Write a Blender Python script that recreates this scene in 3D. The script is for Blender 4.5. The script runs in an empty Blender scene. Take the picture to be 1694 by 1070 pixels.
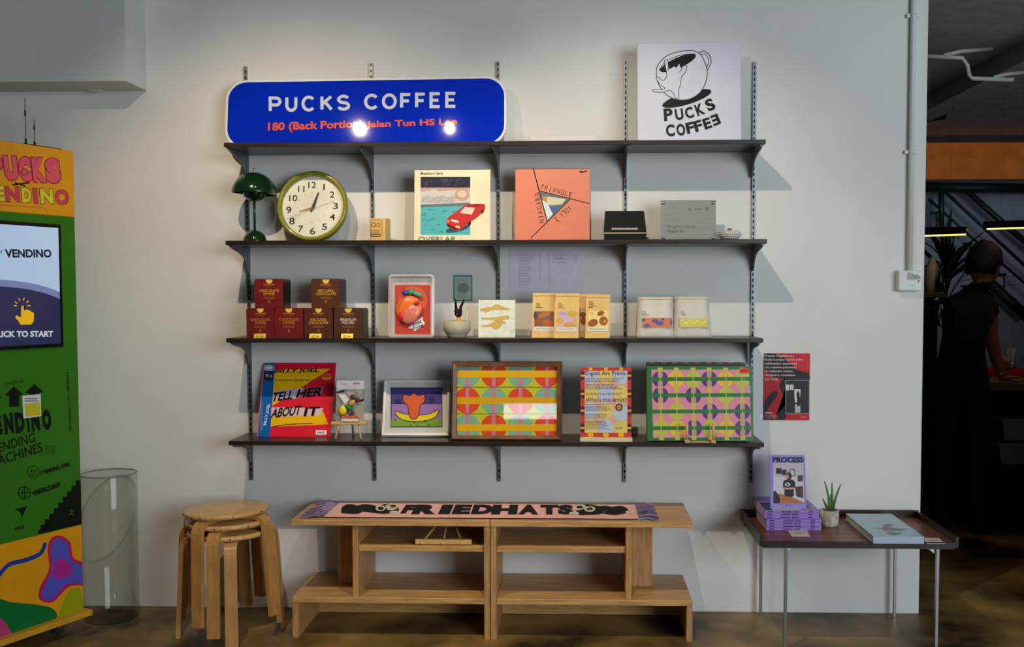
import bpy, bmesh, math, random
import numpy as np
from mathutils import Matrix, Vector, Euler
random.seed(7)
sc = bpy.context.scene
COL = sc.collection
PI = math.pi
# ------------------------------------------------------------------ camera
FPX, PPX, PPY = 1634.7, 897.2, 557.5
YAW, PITCH, ROLL = 0.0326, -0.0454, -0.0013
CAM = Vector((1.4177, -4.2718, 1.3944))
fw = Vector((-math.sin(YAW)*math.cos(PITCH), math.cos(YAW)*math.cos(PITCH), math.sin(PITCH)))
_r = Vector((math.cos(YAW), math.sin(YAW), 0)); _u = _r.cross(fw)
RT = _r*math.cos(ROLL) + _u*math.sin(ROLL); UP = -_r*math.sin(ROLL) + _u*math.cos(ROLL)
cd = bpy.data.cameras.new('camera'); cam = bpy.data.objects.new('camera', cd); COL.objects.link(cam)
cd.sensor_width = 36; cd.lens = FPX/1694*36
cd.shift_x = -(PPX-847)/1694; cd.shift_y = (PPY-535)/1694
m = Matrix.Identity(4)
for i in range(3):
    m[i][0] = RT[i]; m[i][1] = UP[i]; m[i][2] = -fw[i]; m[i][3] = CAM[i]
cam.matrix_world = m; cd.clip_start = .05; cd.clip_end = 60
sc.camera = cam
# ------------------------------------------------------------------ light, exposure
sc.view_settings.view_transform = 'Standard'; sc.view_settings.look = 'None'
sc.view_settings.gamma = 1; sc.view_settings.use_curve_mapping = False
sc.view_settings.exposure = 0.0
w = bpy.data.worlds.new('world'); sc.world = w; w.use_nodes = True
w.node_tree.nodes['Background'].inputs[0].default_value = (.75, .88, 1, 1)
w.node_tree.nodes['Background'].inputs[1].default_value = .02

def area(name, loc, target, sx, sy, power, col):
    l = bpy.data.lights.new(name, 'AREA'); l.shape = 'RECTANGLE'; l.size = sx; l.size_y = sy
    l.energy = power; l.color = col
    o = bpy.data.objects.new(name, l); COL.objects.link(o); o.location = loc
    o.rotation_euler = (Vector(target)-Vector(loc)).to_track_quat('-Z', 'Y').to_euler(); return o

def spot(name, loc, target, power, col, ang, blend=.6, rad=.014):
    l = bpy.data.lights.new(name, 'SPOT'); l.energy = power; l.color = col
    l.spot_size = math.radians(ang); l.spot_blend = blend; l.shadow_soft_size = rad
    o = bpy.data.objects.new(name, l); COL.objects.link(o); o.location = loc
    o.rotation_euler = (Vector(target)-Vector(loc)).to_track_quat('-Z', 'Y').to_euler(); return o
# daylight through the shopfront behind the camera
area('shopfront_daylight', (5.3, -6.3, 1.9), (1.9, 0, 1.1), 3.3, 2.4, 235, (.80, .91, 1))
# narrow high window left of it, mirrored in the glass of the brown frame
area('transom_daylight', (.95, -6.9, 1.98), (.95, 0, 1.98), .62, .17, 4, (.92, .97, 1))
# track spots on the ceiling in front of the shelves
spot('track_spot_left', (.18, -1.5, 2.78), (.30, 0, 1.1), 74, (1, .80, .54), 92, .9)
spot('track_spot_middle', (.70, -1.5, 2.78), (.85, 0, 1.2), 26, (1, .83, .60), 62, .9)
spot('track_spot_right', (1.40, -1.5, 2.78), (1.62, 0, 1.15), 66, (1, .86, .66), 84, .85)
# back room
area('stair_wall_fill', (5.2, 5.0, 2.35), (5.0, 6.2, 1.6), 1.5, .4, 1.6, (.75, .85, 1))  # added cool fill light to brighten the wall behind the stairs
area('bar_lamp_glow', (4.5, 1.5, 2.5), (4.1, 1.5, 0), .5, .5, 1.6, (1, .56, .26))

# ------------------------------------------------------------------ helpers
def L(c):
    return tuple(((v/255)/12.92 if v/255 <= .04045 else ((v/255+.055)/1.055)**2.4) for v in c)

def ray(px, py):
    return fw*FPX + RT*(px-PPX) - UP*(py-PPY)

def at(px, py, Y):                       # point of the plane y = Y
    d = ray(px, py); t = (Y-CAM.y)/d.y; return CAM + d*t

def atz(px, py, Z):
    d = ray(px, py); t = (Z-CAM.z)/d.z; return CAM + d*t

_M = {}
def PM(name, col, rough=.55, metal=0, var=.06, vscale=8, bump=0, bscale=60, spec=.5, coat=0, alpha=1, trans=0, ior=1.45, emis=None, estr=0, stretch=None, dark=None, lo=.4, hi=.6, detail=3):
    if name in _M: return _M[name]
    mt = bpy.data.materials.new(name); mt.use_nodes = True; nt = mt.node_tree; b = nt.nodes['Principled BSDF']
    c = L(col)
    b.inputs['Base Color'].default_value = (*c, 1); b.inputs['Roughness'].default_value = rough
    b.inputs['Metallic'].default_value = metal; b.inputs['Specular IOR Level'].default_value = spec
    b.inputs['Coat Weight'].default_value = coat; b.inputs['Alpha'].default_value = alpha
    b.inputs['Transmission Weight'].default_value = trans; b.inputs['IOR'].default_value = ior
    if coat: b.inputs['Coat Roughness'].default_value = .05
    if emis: b.inputs['Emission Color'].default_value = (*L(emis), 1); b.inputs['Emission Strength'].default_value = estr
    tc = nt.nodes.new('ShaderNodeTexCoord'); src = tc.outputs['Object']
    if stretch:
        mp = nt.nodes.new('ShaderNodeMapping'); mp.inputs['Scale'].default_value = stretch
        nt.links.new(src, mp.inputs['Vector']); src = mp.outputs['Vector']
    if var or dark:
        n = nt.nodes.new('ShaderNodeTexNoise'); n.inputs['Scale'].default_value = vscale; n.inputs['Detail'].default_value = detail
        nt.links.new(src, n.inputs['Vector'])
        r = nt.nodes.new('ShaderNodeValToRGB'); r.color_ramp.elements[0].position = lo; r.color_ramp.elements[1].position = hi
        c0 = L(dark) if dark else tuple(v*(1-var) for v in c); c1 = c if dark else tuple(min(1, v*(1+var)) for v in c)
        r.color_ramp.elements[0].color = (*c0, 1); r.color_ramp.elements[1].color = (*c1, 1)
        nt.links.new(n.outputs['Fac'], r.inputs['Fac']); nt.links.new(r.outputs['Color'], b.inputs['Base Color'])
    if bump:
        n = nt.nodes.new('ShaderNodeTexNoise'); n.inputs['Scale'].default_value = bscale; n.inputs['Detail'].default_value = 4
        nt.links.new(src, n.inputs['Vector']); bp = nt.nodes.new('ShaderNodeBump'); bp.inputs['Strength'].default_value = bump
        bp.inputs['Distance'].default_value = .004
        nt.links.new(n.outputs['Fac'], bp.inputs['Height']); nt.links.new(bp.outputs['Normal'], b.inputs['Normal'])
    _M[name] = mt; return mt

def ink(c, rough=.45):                   # flat printing ink
    return PM('ink_%02x%02x%02x_%d' % (*c, int(rough*100)), c, rough, var=.02, vscale=30, spec=.3)

class MB:
    """collects shapes with material slots, builds ONE mesh object"""
    def __init__(s): s.v = []; s.f = []; s.m = []; s.mats = []; s.sm = []
    def mi(s, mt):
        if mt not in s.mats: s.mats.append(mt)
        return s.mats.index(mt)
    def add(s, vs, fs, mt, smooth=False, M=None):
        k = len(s.v); i = s.mi(mt)
        if M is not None: vs = [M @ Vector(q) for q in vs]
        s.v += [tuple(q) for q in vs]
        for f in fs: s.f.append([a+k for a in f]); s.m.append(i); s.sm.append(smooth)
        return s
    def box(s, x0, x1, y0, y1, z0, z1, mt, bev=0, M=None, seg=1):
        if not bev:
            vs = [(x, y, z) for x in (x0, x1) for y in (y0, y1) for z in (z0, z1)]
            return s.add(vs, [(0, 1, 3, 2), (4, 6, 7, 5), (0, 4, 5, 1), (2, 3, 7, 6), (0, 2, 6, 4), (1, 5, 7, 3)], mt, M=M)
        bm = bmesh.new(); bmesh.ops.create_cube(bm, size=1)
        for q in bm.verts: q.co = ((x0+x1)/2+q.co.x*(x1-x0), (y0+y1)/2+q.co.y*(y1-y0), (z0+z1)/2+q.co.z*(z1-z0))
        bmesh.ops.bevel(bm, geom=bm.edges[:], offset=bev, segments=seg, affect='EDGES', profile=.5)
        bm.verts.index_update()
        vs = [q.co.copy() for q in bm.verts]; fs = [[q.index for q in f.verts] for f in bm.faces]; bm.free()
        return s.add(vs, fs, mt, M=M)
    def prism(s, pts, a, b, mt, axis='y', M=None):      # polygon in the plane across 'axis', extruded from a to b
        n = len(pts)
        def P(p, t): return {'y': (p[0], t, p[1]), 'x': (t, p[0], p[1]), 'z': (p[0], p[1], t)}[axis]
        vs = [P(p, a) for p in pts] + [P(p, b) for p in pts]
        fs = [list(range(n))[::-1], list(range(n, 2*n))] + [(i, (i+1) % n, n+(i+1) % n, n+i) for i in range(n)]
        s.add(vs, fs, mt, M=M); return s
    def tube(s, path, rad, mt, n=8, M=None, caps=True, flat=1, smooth=True):
        path = [Vector(p) for p in path]; vs = []; fs = []
        if not hasattr(rad, '__len__'): rad = [rad]*len(path)
        up = None
        for i, p in enumerate(path):
            t = (path[min(i+1, len(path)-1)]-path[max(i-1, 0)]).normalized()
            if up is None: up = t.orthogonal().normalized()
            up = (up - t*up.dot(t)); up = up.normalized() if up.length > 1e-6 else t.orthogonal().normalized()
            sd = t.cross(up)
            for k in range(n):
                a = 2*PI*k/n; vs.append(p+(up*math.cos(a)+sd*math.sin(a)*flat)*rad[i])
        for i in range(len(path)-1):
            for k in range(n): fs.append((i*n+k, i*n+(k+1) % n, (i+1)*n+(k+1) % n, (i+1)*n+k))
        if caps: fs += [tuple(range(n))[::-1], tuple(range((len(path)-1)*n, len(path)*n))]
        return s.add(vs, fs, mt, smooth, M)
    def ribbon(s, path, side, width, thick, mt, M=None):   # rectangular section swept along a path
        path = [Vector(p) for p in path]; side = Vector(side).normalized(); vs = []; fs = []
        for i, p in enumerate(path):
            t = (path[min(i+1, len(path)-1)]-path[max(i-1, 0)]).normalized(); nn = t.cross(side)
            for a, b in ((-1, -1), (1, -1), (1, 1), (-1, 1)): vs.append(p+side*width/2*a+nn*thick/2*b)
        for i in range(len(path)-1):
            for k in range(4): fs.append((i*4+k, i*4+(k+1) % 4, i*4+4+(k+1) % 4, i*4+4+k))
        e = (len(path)-1)*4; fs += [(3, 2, 1, 0), (e, e+1, e+2, e+3)]
        return s.add(vs, fs, mt, M=M)
    def lathe(s, prof, mt, n=32, M=None, smooth=True, c=(0, 0)):   # profile (r, z)
        vs = []; fs = []; k = len(prof)
        for j in range(n):
            a = 2*PI*j/n
            for r, z in prof: vs.append((c[0]+r*math.cos(a), c[1]+r*math.sin(a), z))
        for j in range(n):
            for i in range(k-1):
                a, b = j*k+i, ((j+1) % n)*k+i
                fs.append((a, b, b+1, a+1))
        return s.add(vs, fs, mt, smooth, M)
    def ball(s, c, r, mt, M=None, n=14, m_=9):
        if not hasattr(r, '__len__'): r = (r, r, r)
        vs = [(c[0], c[1], c[2]-r[2])]; fs = []
        for i in range(1, m_):
            t = PI*i/m_-PI/2
            for k in range(n):
                a = 2*PI*k/n; vs.append((c[0]+r[0]*math.cos(t)*math.cos(a), c[1]+r[1]*math.cos(t)*math.sin(a), c[2]+r[2]*math.sin(t)))
        vs.append((c[0], c[1], c[2]+r[2])); e = len(vs)-1
        for k in range(n):
            fs.append((0, 1+(k+1) % n, 1+k)); fs.append((e, e-n+k, e-n+(k+1) % n))
            for i in range(m_-2): a = 1+i*n; fs.append((a+k, a+(k+1) % n, a+n+(k+1) % n, a+n+k))
        return s.add(vs, fs, mt, True, M)
    def build(s, name, parent=None, weld=False, normals=True):
        me = bpy.data.meshes.new(name); me.from_pydata(s.v, [], s.f)
        for mt in s.mats: me.materials.append(mt)
        me.polygons.foreach_set('material_index', s.m); me.polygons.foreach_set('use_smooth', s.sm)
        if normals:
            bm = bmesh.new(); bm.from_mesh(me)
            if weld: bmesh.ops.remove_doubles(bm, verts=bm.verts, dist=1e-6)
            bmesh.ops.recalc_face_normals(bm, faces=bm.faces); bm.to_mesh(me); bm.free()
        me.update()
        o = bpy.data.objects.new(name, me); COL.objects.link(o)
        if parent is not None: o.parent = parent
        return o

def tag(o, label=None, cat=None, group=None, kind=None):
    if label: o['label'] = label
    if cat: o['category'] = cat
    if group: o['group'] = group
    if kind: o['kind'] = kind
    return o

def frame(loc, yaw=0, lean=0, roll=0):
    return Matrix.Translation(loc) @ Matrix.Rotation(yaw, 4, 'Z') @ Matrix.Rotation(lean, 4, 'X') @ Matrix.Rotation(roll, 4, 'Y')

def root(name, label, cat, loc, yaw=0, lean=0, roll=0, group=None):
    o = bpy.data.objects.new(name, None); COL.objects.link(o); o.empty_display_size = .05
    o.matrix_world = frame(loc, yaw, lean, roll); tag(o, label, cat, group); return o

_tx = {}
def text_mesh(s, bold=0, res=3):
    k = (s, bold, res)
    if k in _tx: return _tx[k]
    cu = bpy.data.curves.new('tmp_text', 'FONT'); cu.body = s; cu.resolution_u = res; cu.offset = bold; cu.fill_mode = 'FRONT'
    ob = bpy.data.objects.new('tmp_text', cu); me = bpy.data.meshes.new_from_object(ob)
    vs = np.array([q.co[:] for q in me.vertices]) if len(me.vertices) else np.zeros((1, 3)); fs = [list(p.vertices) for p in me.polygons]
    bpy.data.objects.remove(ob); bpy.data.curves.remove(cu); bpy.data.meshes.remove(me)
    lo = vs[:, :2].min(0); hi = vs[:, :2].max(0); vs = (vs[:, :2]-lo)/(hi-lo)
    _tx[k] = (vs, fs); return _tx[k]

class Art:
    """flat print on the local x-z plane of a card (front = -y). Points come as crop coordinates
    (x0, y0, scale) of the photograph and are carried onto the card's own plane."""
    def __init__(s, M, crop, w, h, y=0, rough=.45, x0=None, step=3e-5):
        s.M = M; s.Mi = M.inverted(); s.c = crop; s.w = w; s.h = h; s.y = y; s.n = 1; s.mb = MB(); s.rough = rough; s.step = step
        s.lo = -w/2 if x0 is None else x0; s.hi = s.lo+w
        s.P0 = M @ Vector((0, y, 0)); s.N = (M.to_3x3() @ Vector((0, -1, 0))).normalized()
    def loc(s, x, y, clamp=True):
        px = s.c[0]+x/s.c[2]; py = s.c[1]+y/s.c[2]; d = ray(px, py)
        t = (s.P0-CAM).dot(s.N)/d.dot(s.N); q = s.Mi @ (CAM+d*t)
        if clamp: return (min(max(q.x, s.lo), s.hi), min(max(q.z, 0), s.h))
        return (q.x, q.z)
    def raw(s, pts, col, fs=None):
        yy = s.y-s.n*s.step; s.n += 1
        mt = col if not isinstance(col, tuple) else ink(col, s.rough)
        s.mb.add([(p[0], yy, p[1]) for p in pts], fs or [list(range(len(pts)))], mt); return s
    def full(s, col, inset=0):
        return s.raw([(s.lo+inset, inset), (s.hi-inset, inset), (s.hi-inset, s.h-inset), (s.lo+inset, s.h-inset)], col)
    def poly(s, pts, col): return s.raw([s.loc(*p) for p in pts], col)
    def rect(s, x0, y0, x1, y1, col): return s.poly([(x0, y0), (x1, y0), (x1, y1), (x0, y1)], col)
    def ell(s, cx, cy, rx, ry, col, rot=0, n=28, a0=0, a1=360):
        r = math.radians(-rot); pts = []
        full = (a1-a0) >= 360
        for k in range(n if full else n+1):
            a = math.radians(a0+(a1-a0)*k/n); x, y = rx*math.cos(a), -ry*math.sin(a)
            pts.append((cx+x*math.cos(r)-y*math.sin(r), cy+x*math.sin(r)+y*math.cos(r)))
        return s.poly(pts, col)
    def line(s, pts, wd, col, closed=False):
        q = [Vector((*s.loc(*p), 0)) for p in pts]; sc_ = (s.loc(pts[0][0]+10, pts[0][1], False)[0]-s.loc(pts[0][0], pts[0][1], False)[0])/10
        wd = abs(wd*sc_)/2; vs = []; n = len(q); fs = []
        for i in range(n):
            a = q[(i-1) % n] if (closed or i) else q[i]; b = q[(i+1) % n] if (closed or i < n-1) else q[i]
            t = (b-a); t = t.normalized() if t.length else Vector((1, 0, 0)); nn = Vector((-t.y, t.x, 0))*wd
            vs += [(q[i]+nn)[:2], (q[i]-nn)[:2]]
        for i in range(n if closed else n-1): a = 2*i; b = 2*((i+1) % n); fs.append((a, a+1, b+1, b))
        return s.raw(vs, col, fs)
    def text(s, t, x0, y0, x1, y1, col, rot=0, bold=0, res=3, flip=False, shear=0):
        vs, fs = text_mesh(t, bold, res); cx, cy = (x0+x1)/2, (y0+y1)/2
        a = s.loc(x0, cy, False); b = s.loc(x1, cy, False); c = s.loc(cx, y0, False); d = s.loc(cx, y1, False)
        W = math.hypot(b[0]-a[0], b[1]-a[1]); H = abs(c[1]-d[1])
        C0 = s.loc(cx, cy, False); r = math.radians(rot)
        if rot == 0: r = math.atan2(b[1]-a[1], b[0]-a[0])*.9
        pts = []
        for u, v in vs:
            if flip: u = 1-u
            x = (u-.5)*W+shear*(v-.5)*H; z = (v-.5)*H
            pts.append((C0[0]+x*math.cos(r)-z*math.sin(r), C0[1]+x*math.sin(r)+z*math.cos(r)))
        return s.raw(pts, col, fs)
    def stroke(s, ch, x0, y0, x1, y1, wd, col):
        def ar(cx, cy, rx, ry, a, b, n=10): return [(cx+rx*math.cos(math.radians(a+(b-a)*k/n)), cy+ry*math.sin(math.radians(a+(b-a)*k/n))) for k in range(n+1)]
        G = {'P': [[(0, 1), (0, 0), (.6, 0)]+ar(.62, .27, .38, .27, -90, 90)+[(0, .54)]], 'U': [[(0, 0), (0, .6)]+ar(.5, .6, .5, .4, 180, 0)+[(1, 0)]],
             'C': [ar(.52, .5, .52, .5, -42, -318, 20)], 'O': [ar(.5, .5, .5, .5, 0, 360, 26)], 'K': [[(0, 0), (0, 1)], [(.95, 0), (.0, .6)], [(.3, .42), (1, 1)]],
             'S': [ar(.5, .25, .45, .25, -25, -180, 10)+ar(.5, .25, .45, .25, 180, 105, 4)+ar(.5, .75, .5, .25, -75, 90, 10)+ar(.5, .75, .5, .25, 90, 158, 6)],
             'F': [[(1, 0), (0, 0), (0, 1)], [(0, .5), (.85, .5)]], 'E': [[(1, 0), (0, 0), (0, 1), (1, 1)], [(0, .5), (.85, .5)]]}[ch]
        m_ = wd/2
        for pl_ in G:
            q = [(x0+m_+(x1-x0-wd)*u, y0+m_+(y1-y0-wd)*v) for u, v in pl_]
            out = [q[0]]                                   # double the sharp corners so the stroke keeps its width
            for a, b, c in zip(q, q[1:], q[2:]):
                va = (b[0]-a[0], b[1]-a[1]); vb = (c[0]-b[0], c[1]-b[1]); la = math.hypot(*va) or 1; lb = math.hypot(*vb) or 1
                if (va[0]*vb[0]+va[1]*vb[1])/(la*lb) < .5:
                    out.append((b[0]-va[0]/la*.01, b[1]-va[1]/la*.01)); s.line(out+[(b[0]+va[0]/la*m_, b[1]+va[1]/la*m_)], wd, col); out = [(b[0]-vb[0]/lb*m_, b[1]-vb[1]/lb*m_), b]
                else: out.append(b)
            out.append(q[-1]); s.line(out, wd, col)
    def lines(s, x0, y0, x1, y1, n, col, th=.35, seed=1, ragged=.3):     # rows of small print too small to read
        rg = random.Random(seed); vs = []; fs = []; dy = (y1-y0)/n
        for i in range(n):
            y = y0+dy*(i+.5); x = x0; xe = x1-(x1-x0)*ragged*rg.random()
            while x < xe:
                wl = (x1-x0)*(.04+.09*rg.random()); xb = min(x+wl, xe)
                k = len(vs); vs += [s.loc(x, y-dy*th/2), s.loc(xb, y-dy*th/2), s.loc(xb, y+dy*th/2), s.loc(x, y+dy*th/2)]
                fs.append((k, k+1, k+2, k+3)); x = xb+(x1-x0)*.018
        return s.raw(vs, col, fs)
    def build(s, name, parent):
        return s.mb.build(name, parent, normals=False)

def rrect(w, h, r, n=6, x=0, z=0):        # rounded rectangle outline, base at z
    pts = []
    for cx, cz, a0 in ((w/2-r, r, -90), (w/2-r, h-r, 0), (-w/2+r, h-r, 90), (-w/2+r, r, 180)):
        for k in range(n+1):
            a = math.radians(a0+90*k/n); pts.append((x+cx+r*math.cos(a), z+cz+r*math.sin(a)))
    return pts

def card(name, label, cat, px, shelf_z, Y, lean, thick, body, crop, yaw=0, group=None, part='cover', rough=.45, bev=0, zoff=0):
    """a flat upright thing standing on a surface. px = (left, right, top) at mid height / top edge"""
    a = at(px[0], px[2]+20, Y); b = at(px[1], px[2]+20, Y)
    wd = (b.x-a.x)/math.cos(yaw); x = (a.x+b.x)/2
    # height: where the lean meets the ray of the top edge
    M0 = frame((x, Y, shelf_z+zoff), yaw, lean); A = Art(M0, (0, 0, 1), 9, 9); h = A.loc((px[0]+px[1])/2, px[2], False)[1]
    l_ = A.loc(px[0], px[3] if len(px) > 3 else px[2], False); r_ = A.loc(px[1], px[3] if len(px) > 3 else px[2], False)
    x += (l_[0]+r_[0])/2*math.cos(yaw); wd = r_[0]-l_[0]
    loc = (x, Y, shelf_z+zoff)
    r = root(name, label, cat, loc, yaw, lean, group=group)
    MB().box(-wd/2, wd/2, 0, thick, 0, h, body, bev).build(part, r)
    return r, Art(frame(loc, yaw, lean), crop, wd, h, rough=rough), wd, h

# ------------------------------------------------------------------ materials
wallm = PM('white_plaster', (222, 221, 217), .82, var=.035, vscale=1.6, bump=.25, bscale=14, spec=.25)
wall2 = PM('grey_plaster', (150, 156, 170), .85, var=.08, vscale=2, bump=.2, bscale=20)
floorm = PM('stained_concrete', (166, 132, 74), .42, var=.2, vscale=2.6, dark=(54, 45, 30), lo=.38, hi=.66, bump=.12, bscale=25, detail=8)
darkceil = PM('grey_painted_ceiling', (205, 208, 210), .85, var=.08)
shelfm = PM('dark_brown_laminate', (44, 35, 31), .32, var=.25, vscale=6, stretch=(1, 14, 14))
steel = PM('galvanised_steel', (128, 134, 138), .42, metal=.8, var=.08, vscale=20)
slotm = PM('slot_black', (18, 18, 18), .8)
oak = PM('oak_veneer', (196, 150, 92), .42, var=.16, vscale=7, stretch=(1.2, 14, 14))
oakv = PM('oak_veneer_upright', (186, 140, 86), .45, var=.16, vscale=7, stretch=(14, 14, 1.2))
birch = PM('lacquered_birch', (206, 160, 98), .34, var=.1, vscale=6, stretch=(3, 12, 12), coat=.2)
birch_leg = PM('lacquered_birch_leg', (190, 138, 76), .36, var=.1, vscale=6, stretch=(10, 10, 1.5), coat=.2)
pine = PM('small_pine', (214, 170, 104), .5, var=.12, vscale=20, stretch=(1, 8, 8))
walnut = PM('walnut_veneer', (112, 62, 38), .35, var=.3, vscale=5, stretch=(1.2, 12, 12))
walnutd = PM('walnut_rim', (38, 20, 15), .35, var=.2, vscale=8, stretch=(1, 10, 10))
chrome = PM('brushed_chrome', (150, 148, 142), .3, metal=1, var=.04)
black = PM('black_matt', (14, 14, 15), .7, spec=.3)
blackg = PM('black_gloss', (10, 10, 11), .2)
white = PM('white_card', (232, 230, 226), .6)
whitep = PM('white_paint', (225, 226, 226), .5)
paper = PM('page_edges', (214, 205, 190), .8, var=.15, vscale=200, stretch=(.1, .1, 4))

def glass_mat(name, tint=(240, 245, 245), a=.12, rough=.03, wrinkle=0):      # thin clear sheet
    if name in _M: return _M[name]
    mt = bpy.data.materials.new(name); mt.use_nodes = True; nt = mt.node_tree
    for n_ in list(nt.nodes): nt.nodes.remove(n_)
    out = nt.nodes.new('ShaderNodeOutputMaterial'); mx = nt.nodes.new('ShaderNodeMixShader'); tr = nt.nodes.new('ShaderNodeBsdfTransparent')
    gl = nt.nodes.new('ShaderNodeBsdfGlossy'); gl.inputs['Roughness'].default_value = rough
    lw = nt.nodes.new('ShaderNodeLayerWeight'); lw.inputs['Blend'].default_value = .5
    fr = nt.nodes.new('ShaderNodeMath'); fr.operation = 'POWER'; fr.inputs[1].default_value = 4.0; nt.links.new(lw.outputs['Facing'], fr.inputs[0])
    ad = nt.nodes.new('ShaderNodeMath'); ad.operation = 'MULTIPLY_ADD'; ad.inputs[1].default_value = .9; ad.inputs[2].default_value = a; ad.use_clamp = True
    if wrinkle:
        n = nt.nodes.new('ShaderNodeTexNoise'); n.inputs['Scale'].default_value = 14; n.inputs['Detail'].default_value = 2
        tc = nt.nodes.new('ShaderNodeTexCoord'); nt.links.new(tc.outputs['Object'], n.inputs['Vector'])
        bp = nt.nodes.new('ShaderNodeBump'); bp.inputs['Strength'].default_value = wrinkle; bp.inputs['Distance'].default_value = .02
        nt.links.new(n.outputs['Fac'], bp.inputs['Height']); nt.links.new(bp.outputs['Normal'], gl.inputs['Normal'])
    tr.inputs['Color'].default_value = (*L(tint), 1); gl.inputs['Color'].default_value = (1, 1, 1, 1)
    nt.links.new(fr.outputs[0], ad.inputs[0]); nt.links.new(ad.outputs[0], mx.inputs[0])
    nt.links.new(tr.outputs[0], mx.inputs[1]); nt.links.new(gl.outputs[0], mx.inputs[2]); nt.links.new(mx.outputs[0], out.inputs[0])
    _M[name] = mt; return mt
glass = glass_mat('clear_glass', (250, 252, 251), .035, .02)
film = glass_mat('clear_film', (254, 254, 254), .008, .05, .25)
acryl = glass_mat('clear_acrylic', (250, 252, 252), .012, .05)
cylg = glass_mat('tall_vase_glass', (240, 241, 236), .02, .05)

# ------------------------------------------------------------------ setting
WE = 2.9085                                # the white wall ends here
def struct(name, mb, **k): return tag(mb.build(name, **k), kind='structure')
struct('floor', MB().box(-3.2, 8, -7, 7, -.1, 0, floorm))
struct('wall_back', MB().box(-3.2, WE, 0, .16, 0, 3.5, wallm, bev=.004))
struct('wall_back.001', MB().box(3.47, 8.05, 0, .16, 0, 1.75, wallm))  # added half wall out of view, blocks daylight spilling into the back room
struct('wall_left', MB().box(-3.3, -3.2, -7, .16, 0, 3.5, PM('left_wall_paint', (96, 94, 90), .85)))
struct('wall_right', MB().box(8, 8.1, -7, 7, 0, 3.5, PM('right_wall_dark', (70, 66, 62), .9)))
struct('ceiling', MB().box(-3.3, 8.1, -7, .16, 3.5, 3.6, PM('main_ceiling', (150, 150, 148), .9)))
# front wall with the shop window opening (behind the camera)
fwm = MB().box(-3.3, 3.4, -7.1, -7, 0, 3.5, PM('front_wall', (120, 116, 110), .9)).box(7.2, 8.1, -7.1, -7, 0, 3.5, _M['front_wall']).box(3.4, 7.2, -7.1, -7, 3.2, 3.5, _M['front_wall']).box(3.4, 7.2, -7.1, -7, 0, .4, _M['front_wall'])
struct('wall_front', fwm)
# bulkhead, top left
p = at(243, 150, 0); q = at(207, 137, -.2)
struct('trim_1', MB().box(-3.2, p.x, -.2, .002, p.z, 3.5, PM('bulkhead_plaster', (208, 211, 208), .85, var=.03, vscale=2, bump=.2, bscale=14)).ball((at(158, 150, 0).x, -.02, p.z-.001), (.04, .015, .006), wallm))
# back room shell
struct('wall_far', MB().box(2.6, 8, 6.2, 6.3, 0, 3.4, wall2))
struct('wall_inner', MB().box(1.2, 1.3, .16, 6.2, 0, 3.4, PM('inner_wall', (60, 56, 52), .9)))
struct('ceiling.001', MB().box(1.2, 8, .16, 6.3, 2.75, 2.85, darkceil).box(2.9, 8, .14, .18, 2.75, 3.5, darkceil))
# lintel above the opening towards the back room sits out of view at the top
a = at(1538, 238, 4.5); b = at(1538, 297, 4.5)
struct('trim_2', MB().box(2.6, 8, 4.5, 4.62, b.z, a.z+.01, PM('orange_fascia', (240, 124, 10), .6, var=.1)))
struct('trim_3', MB().box(2.6, 8, 4.55, 4.7, a.z, 2.75, PM('fascia_dark', (60, 56, 50), .8)))
# two sloping ceiling beams
def beam(p0, p1, hw, hh, name):
    p0 = Vector(p0); p1 = Vector(p1); d = (p1-p0); ln = d.length; r = Matrix.Translation(p0) @ d.to_track_quat('X', 'Z').to_matrix().to_4x4()
    struct(name, MB().box(0, ln, -hw, hw, -hh, hh, darkceil, M=r))
bz = 2.66
p0 = atz(1500, 205, bz); p1 = atz(1700, 70, bz)
beam((p0.x, p0.y, 2.7), (p1.x+.22, p1.y-.18, 2.7), .09, .06, 'trim_4')

# ------------------------------------------------------------------ shelving
SX = [i*.545 for i in range(5)]
ZS = [2.0048, 1.6069, 1.207, .7817]; TH = .018; DEP = .254
LR = [(-.013, 2.184), (-.012, 2.193), (-.016, 2.181), (-.012, 2.188)]
topz = [2.367, 2.378, 2.377, 2.380, 2.3685]
names = ['far left, under the blue sign', 'second from the left, behind the blue sign', 'in the middle, at the right end of the blue sign', 'fourth from the left, beside the square white canvas', 'far right, right of the square white canvas']
for i, x in enumerate(SX):
    r = root('shelf_upright', 'slotted steel wall upright, '+names[i], 'upright', (x, 0, .572), group='slotted uprights of the wall shelving')
    H = topz[i]-.572
    MB().box(-.0065, .0065, -.012, 0, 0, H, steel).build('rail', r)
    sl = MB(); z = .015
    while z < H-.015:
        sl.box(-.0026, .0026, -.0125, -.006, z, z+.014, slotm); z += .025
    tag(sl.build('slots', r), kind='stuff')
    for zz in (.04, H*.35, H*.68): MB().lathe([(0, .0155), (.004, .0155), (.005, .013), (.005, .012)], black, 10, M=Matrix.Translation((0, 0, zz+.008)) @ Matrix.Rotation(PI/2, 4, 'X')).build('screw', r)
sn = ['top shelf', 'second shelf from the top', 'third shelf from the top', 'lowest shelf']
held = ['the blue sign and white canvas', 'the clock and records', 'chocolate boxes and coffee bags', 'framed pictures']
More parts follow.
